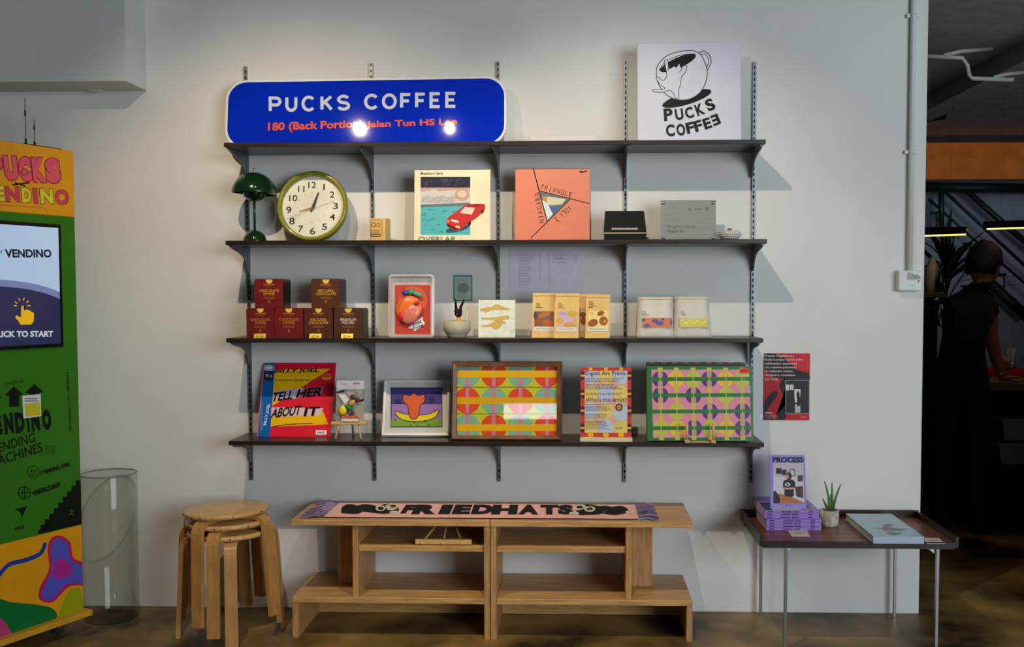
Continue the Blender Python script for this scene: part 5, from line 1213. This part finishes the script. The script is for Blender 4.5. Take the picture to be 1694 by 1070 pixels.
dg = PM('dark_green_steel', (14, 40, 34), .5)
YS_ = 5.9
r = root('staircase', 'dark green steel staircase with railings against the far wall', 'stairs', (4.6, YS_, 0))
def S(px, py, dy=0): v = at(px, py, YS_+dy); return Vector((v.x-4.6, dy, v.z))
def rail(pts, rad, nm, dy=0): MB().tube([S(*p_, dy) for p_ in pts], rad, dg, 8).build(nm, r)
rail([(1530, 309), (1720, 312)], .05, 'top_beam', .05)
rail([(1536, 329), (1600, 386), (1720, 490)], .014, 'handrail'); rail([(1560, 314), (1630, 379), (1720, 462)], .017, 'handrail', .02); rail([(1595, 312), (1665, 374), (1720, 420)], .032, 'stringer', .08)
rail([(1557, 312), (1557, 378)], .03, 'post'); rail([(1536, 378), (1576, 378)], .02, 'landing')
rail([(1640, 470), (1700, 525)], .055, 'stringer', .12)
for k in range(5):
    x, y = 1538+k*28, 352+k*25.5
    MB().tube([S(x, y), S(x+14, y)], .014, dg, 6).build('tread', r); MB().tube([S(x+11, y), S(x+11, y+26)], .009, dg, 6).build('baluster', r)

# pendant linear lamps
led = PM('led_strip', (255, 226, 130), .4, var=0, emis=(255, 220, 120), estr=1.6)
for (px0, py0, px1, py1, lb) in ((1500, 395, 1600, 388, 'left linear black pendant lamp in front of the dark plant'), (1627, 385.5, 1740, 373, 'right linear black pendant lamp above the person'),):
    Y0, Y1 = 2.1, 1.9
    a = at(px0, py0, Y0); b = at(px1, py1, Y1); d = b-a; ln_ = d.length; yw = math.atan2(d.y, d.x)
    r = root('pendant_lamp', lb, 'lamp', (a.x, a.y, (a.z+b.z)/2), yw, group='linear pendant lamps')
    MB().box(0, ln_, -.025, .025, .012, .055, blackg).build('housing', r); MB().box(.02, ln_-.01, -.012, .012, .004, .0118, led).build('light_strip', r)
    for x in (.1, ln_-.1): MB().tube([(x, 0, .05), (x, 0, 2.75-(a.z+b.z)/2)], .0005, black, 5).build('cable', r)

# tall dark plant behind the person
p = at(1566, 470, 3.75)
r = root('potted_palm', 'tall dark leafy palm in the back room behind the person', 'plant', (p.x, 3.75, 0))
lf = PM('dark_palm_leaf', (22, 46, 30), .6, var=.3, vscale=10); lm = MB(); rg = random.Random(11)
for k in range(70):
    an = rg.uniform(0, 2*PI); el = rg.uniform(.2, 1.45); ln_ = rg.uniform(.3, .62); z0 = rg.uniform(1.05, 1.6)
    pt = []; 
    for i in range(5):
        t = i/4; pt.append((math.cos(an)*ln_*t*math.cos(el*(1-.3*t)), math.sin(an)*ln_*t*math.cos(el), z0+ln_*t*math.sin(el)-.12*t*t))
    vs = []; sd = Vector((-math.sin(an), math.cos(an), .2)); wd = .016+.012*rg.random()
    for i, q in enumerate(pt): ww = wd*math.sin(PI*(i+.4)/4.6); vs += [tuple(Vector(q)-sd*ww), tuple(Vector(q)+sd*ww)]
    lm.add(vs, [(2*i, 2*i+1, 2*i+3, 2*i+2) for i in range(4)], lf)
tag(lm.build('foliage', r), kind='stuff')
MB().tube([(0, 0, .35), (.02, 0, .9), (0, .02, 1.4)], [.03, .025, .015], PM('palm_trunk', (40, 32, 22), .8), 10).build('trunk', r)
MB().lathe([(0, 0), (.15, 0), (.2, .36), (.19, .37), (.17, .34), (0, .34)], PM('dark_planter', (30, 30, 30), .6), 24).build('planter', r)

# coffee machine and things on it
a = at(1515, 487, 2.45); b = at(1561, 487, 2.45)
r = root('back_counter', 'dark bar counter behind the person, carrying the coffee machine', 'counter', ((a.x+b.x)/2-.3, 2.7, 0)); MB().box(-.6, .5, -.3, .3, 0, .86, PM('dark_cabinet', (24, 22, 20), .6)).build('cabinet', r); MB().box(-.62, .52, -.32, .32, .86, .9, PM('dark_worktop', (40, 34, 28), .4)).build('worktop', r)
X0 = (a.x+b.x)/2
r = root('espresso_machine', 'dark espresso machine with chrome spout partly hidden by the wall end', 'coffee machine', (X0-.06, 2.6, .9))
zt_ = a.z-.9
MB().box(-.3, .13, -.12, .2, .06, zt_, blackg, bev=.01).build('body', r); MB().box(-.3, .14, -.2, .2, .0, .06, blackg, bev=.005).build('drip_tray', r); MB().box(-.3, .15, -.2, .2, zt_-.02, zt_+.012, PM('machine_trim', (60, 44, 16), .35, metal=.6)).build('top_rail', r)
MB().tube([(.10, -.14, zt_-.03), (.10, -.17, zt_-.05)], .035, chrome, 16).build('group_head', r); MB().tube([(.11, -.18, zt_-.06), (.115, -.19, zt_-.15), (.10, -.2, zt_-.2)], .008, chrome, 8).tube([(.10, -.2, zt_-.19), (.15, -.21, zt_-.22)], .006, chrome, 8).build('steam_pipe', r)
p = at(1541, 485, 2.6); tag(MB().lathe([(0, 0), (.045, 0), (.05, .1), (.045, .17), (.02, .22), (.02, .24), (0, .24)], PM('beige_jug', (176, 160, 120), .5), 24, M=Matrix.Translation((p.x, 2.6, .9+zt_+.013))).build('jug'), 'beige rounded jug on top of the espresso machine', 'jug')
p = at(1555, 485, 2.52); tag(MB().lathe([(0, 0), (.022, 0), (.024, .08), (.014, .13), (.008, .16), (.008, .19), (0, .19)], PM('amber_bottle', (30, 16, 8), .25), 20, M=Matrix.Translation((p.x, 2.52, .9+zt_+.013))).build('bottle'), 'small dark bottle beside the beige jug on the espresso machine', 'bottle')

# service counter with things on it
cz = .875; cy0, cy1 = 1.42, 2.2; cxl = at(1633, 650, cy0).x
r = root('service_counter', 'dark counter the person leans on, with an open shelf below', 'counter', (cxl, cy0, 0))
MB().box(0, 2.4, 0, cy1-cy0, cz-.045, cz, PM('counter_top', (120, 104, 72), .4, var=.1), bev=.003).build('worktop', r)
MB().box(-.0, .02, .01, cy1-cy0, 0, cz-.046, PM('counter_panel', (20, 19, 18), .6)).build('side_panel', r); MB().box(.02, 2.4, .5, .52, 0, cz-.046, _M['counter_panel']).build('back_panel', r); MB().box(.021, 2.4, .02, .499, .38, .4, _M['counter_panel']).build('shelf', r)
p = at(1634, 606, cy0+.42); r = root('tray', 'red serving tray on the counter behind the hand', 'tray', (p.x, cy0+.42, cz+.0005))
redm = PM('red_plastic', (206, 26, 18), .35)
MB().box(0, .5, 0, .3, 0, .006, redm).box(0, .5, 0, .008, .006, .032, redm).box(0, .5, .292, .3, .006, .032, redm).box(0, .008, .008, .292, .006, .032, redm).box(.492, .5, .008, .292, .006, .032, redm).build('tray_body', r)
def stand(px, Y): return at(px, 600, Y).x
Y = cy0+.5
r = root('straw_glass', 'clear glass full of white paper straws on the red tray', 'glass', (stand(1672, Y), Y, cz+.007))
MB().lathe([(0, 0), (.026, 0), (.03, .075), (.028, .075), (.025, .004), (0, .004)], glass_mat('dim_glass', (230, 235, 225), .1, .05), 24).build('glass', r)
for k in range(8):
    an = k*PI/4; MB().tube([(.01*math.cos(an), .01*math.sin(an), .005), (.022*math.cos(an), .022*math.sin(an), .165)], .003, white, 6).build('straw', r)
r = root('spice_jar', 'small glass jar with a round cork ball lid on the tray', 'jar', (stand(1659, Y), Y-.02, cz+.007))
MB().lathe([(0, 0), (.022, 0), (.023, .05), (.015, .065), (.015, .07), (0, .07)], PM('jar_glass', (120, 120, 84), .2, alpha=.7), 20).build('jar', r); MB().ball((0, 0, .09), .021, PM('cork_ball', (196, 150, 80), .6)).build('lid', r)
p = at(1690, 618, cy0+.2); r = root('clipboard', 'dark clipboard with white paper edge lying on the counter', 'clipboard', (p.x, cy0+.16, cz+.0008), .45)
MB().box(-.12, .14, -.08, .08, 0, .004, blackg).build('board', r); MB().box(-.10, .12, -.07, .07, .004, .006, white).build('paper', r); MB().box(-.06, .10, -.02, .06, .006, .016, black).build('clip', r)
pb = PM('frosted_box', (150, 160, 166), .35, alpha=.75)
k = 0
for (px0, zrow, lb) in ((1668, .401, 'lower'), (1668, .54, 'upper')):
    x0_ = at(1652 if zrow < .5 else 1657, 700, cy0+.06).x
    for j in range(2):
        r = root('food_box', 'frosted plastic food box in the %s row under the counter%s' % (lb, ', nearest the person' if j == 0 else ', right one'), 'box', (x0_+j*.33, cy0+.06, zrow), group='frosted food boxes under the counter')
        mb = MB(); mb.add([(-.0+.02, 0, 0), (.3-.02, 0, 0), (.3-.02, .2, 0), (.02, .2, 0), (0, -.015, .105), (.3, -.015, .105), (.3, .215, .105), (0, .215, .105)], [(0, 1, 5, 4), (1, 2, 6, 5), (2, 3, 7, 6), (3, 0, 4, 7), (3, 2, 1, 0)], pb).build('tub', r)
        MB().box(-.006, .306, -.02, .22, .1052, .118, pb, bev=.003).build('lid', r)

# ------------------------------------------------------------------ the person at the counter
skin = PM('skin', (176, 112, 72), .5, var=.05); shirt = PM('dark_green_tshirt', (22, 34, 20), .85, var=.1, vscale=12); pants = PM('black_trousers', (12, 12, 13), .85); hairm = PM('dark_hair', (26, 18, 12), .6, bump=.8, bscale=60)
def skin_body(name, chains, mts, assign, sub=2, parent=None):
    """chains: list of lists of (x, y, z, r) sharing start points by exact position"""
    pos = {}; vs = []; rr = []; es = []
    for ch in chains:
        prev = None
        for (x, y, z, q) in ch:
            key = (round(x, 4), round(y, 4), round(z, 4))
            if key not in pos: pos[key] = len(vs); vs.append((x, y, z)); rr.append(q)
            if prev is not None and prev != pos[key]: es.append((prev, pos[key]))
            prev = pos[key]
    me = bpy.data.meshes.new(name+'_src'); me.from_pydata(vs, es, []); o = bpy.data.objects.new(name+'_src', me); COL.objects.link(o)
    md = o.modifiers.new('s', 'SKIN'); md.use_smooth_shade = True; md.branch_smoothing = .3
    for i, v in enumerate(me.skin_vertices[0].data):
        q = rr[i]; v.radius = q if isinstance(q, tuple) else (q, q); v.use_root = (i == 0)
    md2 = o.modifiers.new('u', 'SUBSURF'); md2.levels = sub; md2.render_levels = sub
    dg_ = bpy.context.evaluated_depsgraph_get(); m2 = bpy.data.meshes.new_from_object(o.evaluated_get(dg_)); bpy.data.objects.remove(o)
    m2.name = name; m2.materials.clear()
    for t in mts: m2.materials.append(t)
    for p_ in m2.polygons: p_.material_index = assign(p_.center); p_.use_smooth = True
    ob = bpy.data.objects.new(name, m2); COL.objects.link(ob)
    if parent is not None: ob.parent = parent
    return ob
BY = 1.25
def W(px, py, dy=0): v = at(px, py, BY+dy); return (v.x, v.y, v.z)
bx = W(1607, 600)[0]
r = root('person', 'person with dark hair in a dark t-shirt, turned away, hand on the counter', 'person', (bx, BY, 0))
def Q(px, py, dy, q): x, y, z = W(px, py, dy); return (x-bx, y-BY, z, q)
hip = Q(1590, 618, 0, (.135, .11)); wst = Q(1591, 568, .0, (.115, .10)); chest = Q(1601, 512, .03, (.125, .10)); neckb = Q(1618, 480, .05, (.08, .06)); neck = Q(1627, 466, .07, .05); headb = Q(1632, 450, .09, .055)
shR = Q(1633, 497, .09, .055); elR = Q(1640, 560, .12, .040); wrR = Q(1655, 617, .16, .028); pmR = Q(1660, 624, .19, .025)
shL = Q(1577, 505, -.02, .058); elL = Q(1572, 565, .14, .042); wrL = Q(1592, 612, .26, .03)
hx = hip[0]
kR = (hx+.09, -.02, .5, .062); fR = (hx+.10, .0, .09, .042); tR = (hx+.15, .10, .035, .035)
kL = (hx-.10, .0, .5, .062); fL = (hx-.11, .03, .09, .042); tL = (hx-.09, .14, .035, .035)
hj = (hx+.085, 0, .86, .095); hk = (hx-.085, 0, .86, .095)
slz = W(1641, 520)[2]
def asg(c):
    arm = c.z < slz and c.x > elR[0]-.045-(slz-c.z)*.0 and c.y > .045
    if arm: return 0
    if c.z > neckb[2]+.045: return 0
    if c.z < .92: return 2
    return 1
lp = lambda a_, b_, t, q: tuple(a_[i]+(b_[i]-a_[i])*t for i in range(3))+(q,)
chains = [[hip, wst, chest, neckb, neck, headb], [chest, shR, lp(shR, elR, .5, .048), elR, lp(elR, wrR, .45, .037), wrR, pmR],
          [chest, shL, lp(shL, elL, .5, .05), elL, wrL], [hip, hj, kR, fR, tR], [hip, hk, kL, fL, tL]]
body = skin_body('body', chains, [skin, shirt, pants], asg, 2, r)
# head with face, merged as its own sculpted surface joined to the body mesh
bm = bmesh.new(); bmesh.ops.create_uvsphere(bm, u_segments=32, v_segments=24, radius=1)
for v in bm.verts:
    x, y, z = v.co; f_ = max(0, -y)                       # face towards -y in head space
    w_x = .076*(1-.12*max(0, -z)**2); v.co = Vector((x*w_x, y*.096, z*.118))
    if z < -.3 and y < 0: v.co.x *= (1-.35*(-z-.3))
    if z < -.2 and y > 0: v.co.y *= .75+.2*(1+z)
    # brow, nose, mouth, chin
    nx = x*w_x
    v.co.y -= .020*math.exp(-((nx/.011)**2+((v.co.z+.018)/.020)**2))*(y < 0)
    v.co.y -= .007*math.exp(-((nx/.02)**2+((v.co.z+.058)/.012)**2))*(y < 0)
    v.co.y -= .010*math.exp(-((nx/.022)**2+((v.co.z+.098)/.016)**2))*(y < 0)
    for e in (-1, 1): v.co.y += .008*math.exp(-(((nx-e*.03)/.014)**2+((v.co.z-.004)/.012)**2))*(y < 0)
for e in (-1, 1):                                           # ears
    mE = Matrix.Translation((e*.076, .012, -.01)) @ Matrix.Rotation(e*.35, 4, 'Z') @ Matrix.Diagonal((.011, .021, .033, 1))
    bmesh.ops.create_uvsphere(bm, u_segments=14, v_segments=10, radius=1, matrix=mE)
hc = W(1629, 441, .09); Mh = Matrix.Translation((hc[0]-bx, hc[1]-BY, hc[2])) @ Matrix.Rotation(math.radians(128), 4, 'Z') @ Matrix.Rotation(math.radians(10), 4, 'X')
bm.transform(Mh)
# fingers and thumb of the visible hand, wrapped over the counter edge
pm = Vector(pmR[:3])
bm2 = bmesh.new(); bm2.from_mesh(body.data); nb = len(bm2.faces); me_t = bpy.data.meshes.new('t'); bm.to_mesh(me_t); bm2.from_mesh(me_t); bm.free()
bm2.to_mesh(body.data); bm2.free(); bpy.data.meshes.remove(me_t)
for p_ in body.data.polygons:
    p_.use_smooth = True
    if p_.index >= nb: p_.material_index = 0
hand = []
for k, (ang, ln_) in enumerate(((-38, .070), (-20, .078), (-2, .074), (16, .060))):
    a_ = math.radians(ang); d = Vector((math.cos(a_), math.sin(a_)*.9+.1, 0)).normalized(); b0 = pm+Vector((.008, -.025+.015*k, -.002))
    hand.append([(*pm, .014), (*(b0+d*.02), .0095), (*(b0+d*(.02+ln_*.45)+Vector((0, 0, .004))), .0085), (*(b0+d*(.02+ln_*.8)-Vector((0, 0, .004))), .008), (*(b0+d*(.02+ln_)-Vector((0, 0, .010))), .0065)])
hand.append([(*pm, .014), (*(pm+Vector((-.005, .03, -.004))), .011), (*(pm+Vector((.02, .055, -.008))), .0095), (*(pm+Vector((.045, .06, -.010))), .0075)])
hb_ = []
for k, ch in enumerate(hand):
    o_ = skin_body('finger_tmp', [ch], [skin], lambda c: 0, 2); hb_.append(o_)
bm2 = bmesh.new(); bm2.from_mesh(body.data)
for o_ in hb_: bm2.from_mesh(o_.data)
bm2.to_mesh(body.data); bm2.free()
for o_ in hb_: bpy.data.objects.remove(o_)
for p_ in body.data.polygons: p_.use_smooth = True
# hair cap
bm = bmesh.new(); bmesh.ops.create_uvsphere(bm, u_segments=32, v_segments=22, radius=1)
for v in bm.verts:
    x, y, z = v.co; k_ = 1.07+.03*math.sin(x*9+z*7)*math.sin(y*8); tp = 1-.28*max(0, -z-.1); v.co = Vector((x*.080*k_*tp, y*.100*k_*tp+.008, z*.122*k_+.006))
dead = [v for v in bm.verts if (v.co.y < -.03 and v.co.z < .062) or v.co.z < -.050 or (v.co.y < .016 and v.co.z < .006)]
bmesh.ops.delete(bm, geom=dead, context='VERTS'); bm.transform(Mh)
mh = bpy.data.meshes.new('hair'); bm.to_mesh(mh); bm.free(); mh.materials.append(hairm)
for p_ in mh.polygons: p_.use_smooth = True
oh = bpy.data.objects.new('hair', mh); COL.objects.link(oh); oh.parent = r; sd_ = oh.modifiers.new('t', 'SOLIDIFY'); sd_.thickness = .012; sd_.offset = 1
g = 1.13
def big(p_, s_=g): q = p_[3]; return (*p_[:3], tuple(v*s_ for v in q) if isinstance(q, tuple) else q*s_)
slv = lambda a_, b_, t: tuple(a_[i]+(b_[i]-a_[i])*t for i in range(3))
skin_body('tshirt', [[(*hip[:3], (.165, .14)), (*wst[:3], (.14, .125)), (*chest[:3], (.148, .122)), (neckb[0], neckb[1], neckb[2]-.01, (.098, .076))], [(*chest[:3], (.148, .122)), (*shR[:3], .07), lp(shR, elR, .30, .062), lp(shR, elR, .45, .058)], [(*chest[:3], (.148, .122)), (*shL[:3], .072), lp(shL, elL, .5, .064)]], [shirt], lambda c: 0, 2, r)
wv_ = Vector(wrR[:3]); MB().lathe([(.031, -.004), (.034, 0), (.031, .004)], PM('bracelet', (220, 180, 110), .3, metal=.8), 20, M=Matrix.Translation(wv_)).build('bracelet', r)

# ------------------------------------------------------------------ prints, screws and the like hang on the part they sit on
BASE = {'slots': ['rail'], 'screw': ['rail', 'plate'], 'flange': ['arm'], 'numerals': ['dial'], 'hands': ['dial'], 'knob': ['shade', 'body'], 'weave': ['body'], 'edge_knots': ['seat'], 'label_print': ['pouch'],
        'seal': ['pouch'], 'spine_print': ['cover'], 'header_lettering': ['header'], 'router': ['header'], 'screen_image': ['screen_bezel'], 'sticker': ['cabinet', 'housing'], 'cabinet_print': ['cabinet'], 'lower_print': ['lower_cabinet'],
        'side_panel': ['carton'], 'engraving': ['plate'], 'brushwork': ['canvas'], 'lettering': ['panel', 'lid'], 'knitted_lettering': ['knit'], 'red_spots': ['head'], 'ear': ['head'], 'price': ['card'], 'seam': ['fruit'],
        'glass': ['frame'], 'toy_hat': ['toy_head'], 'clip': ['pipe'], 'light_strip': ['housing'], 'soil': ['pot'], 'cover_print': ['cover'], 'bracelet': ['body'], 'header_print': ['backing'],
        'print': ['cover', 'sheet', 'canvas', 'carton', 'body', 'backing']}
bpy.context.view_layer.update()
for o in list(sc.objects):
    if o.parent is None or o.type != 'MESH': continue
    nm = o.name.split('.')[0]
    for want in BASE.get(nm, []):
        c = [q for q in o.parent.children if q.name.split('.')[0] == want and q is not o and q.matrix_basis == Matrix.Identity(4)]
        if c:
            o.parent = c[0]; o.matrix_parent_inverse = Matrix.Identity(4); break    # own offset (matrix_basis) stays
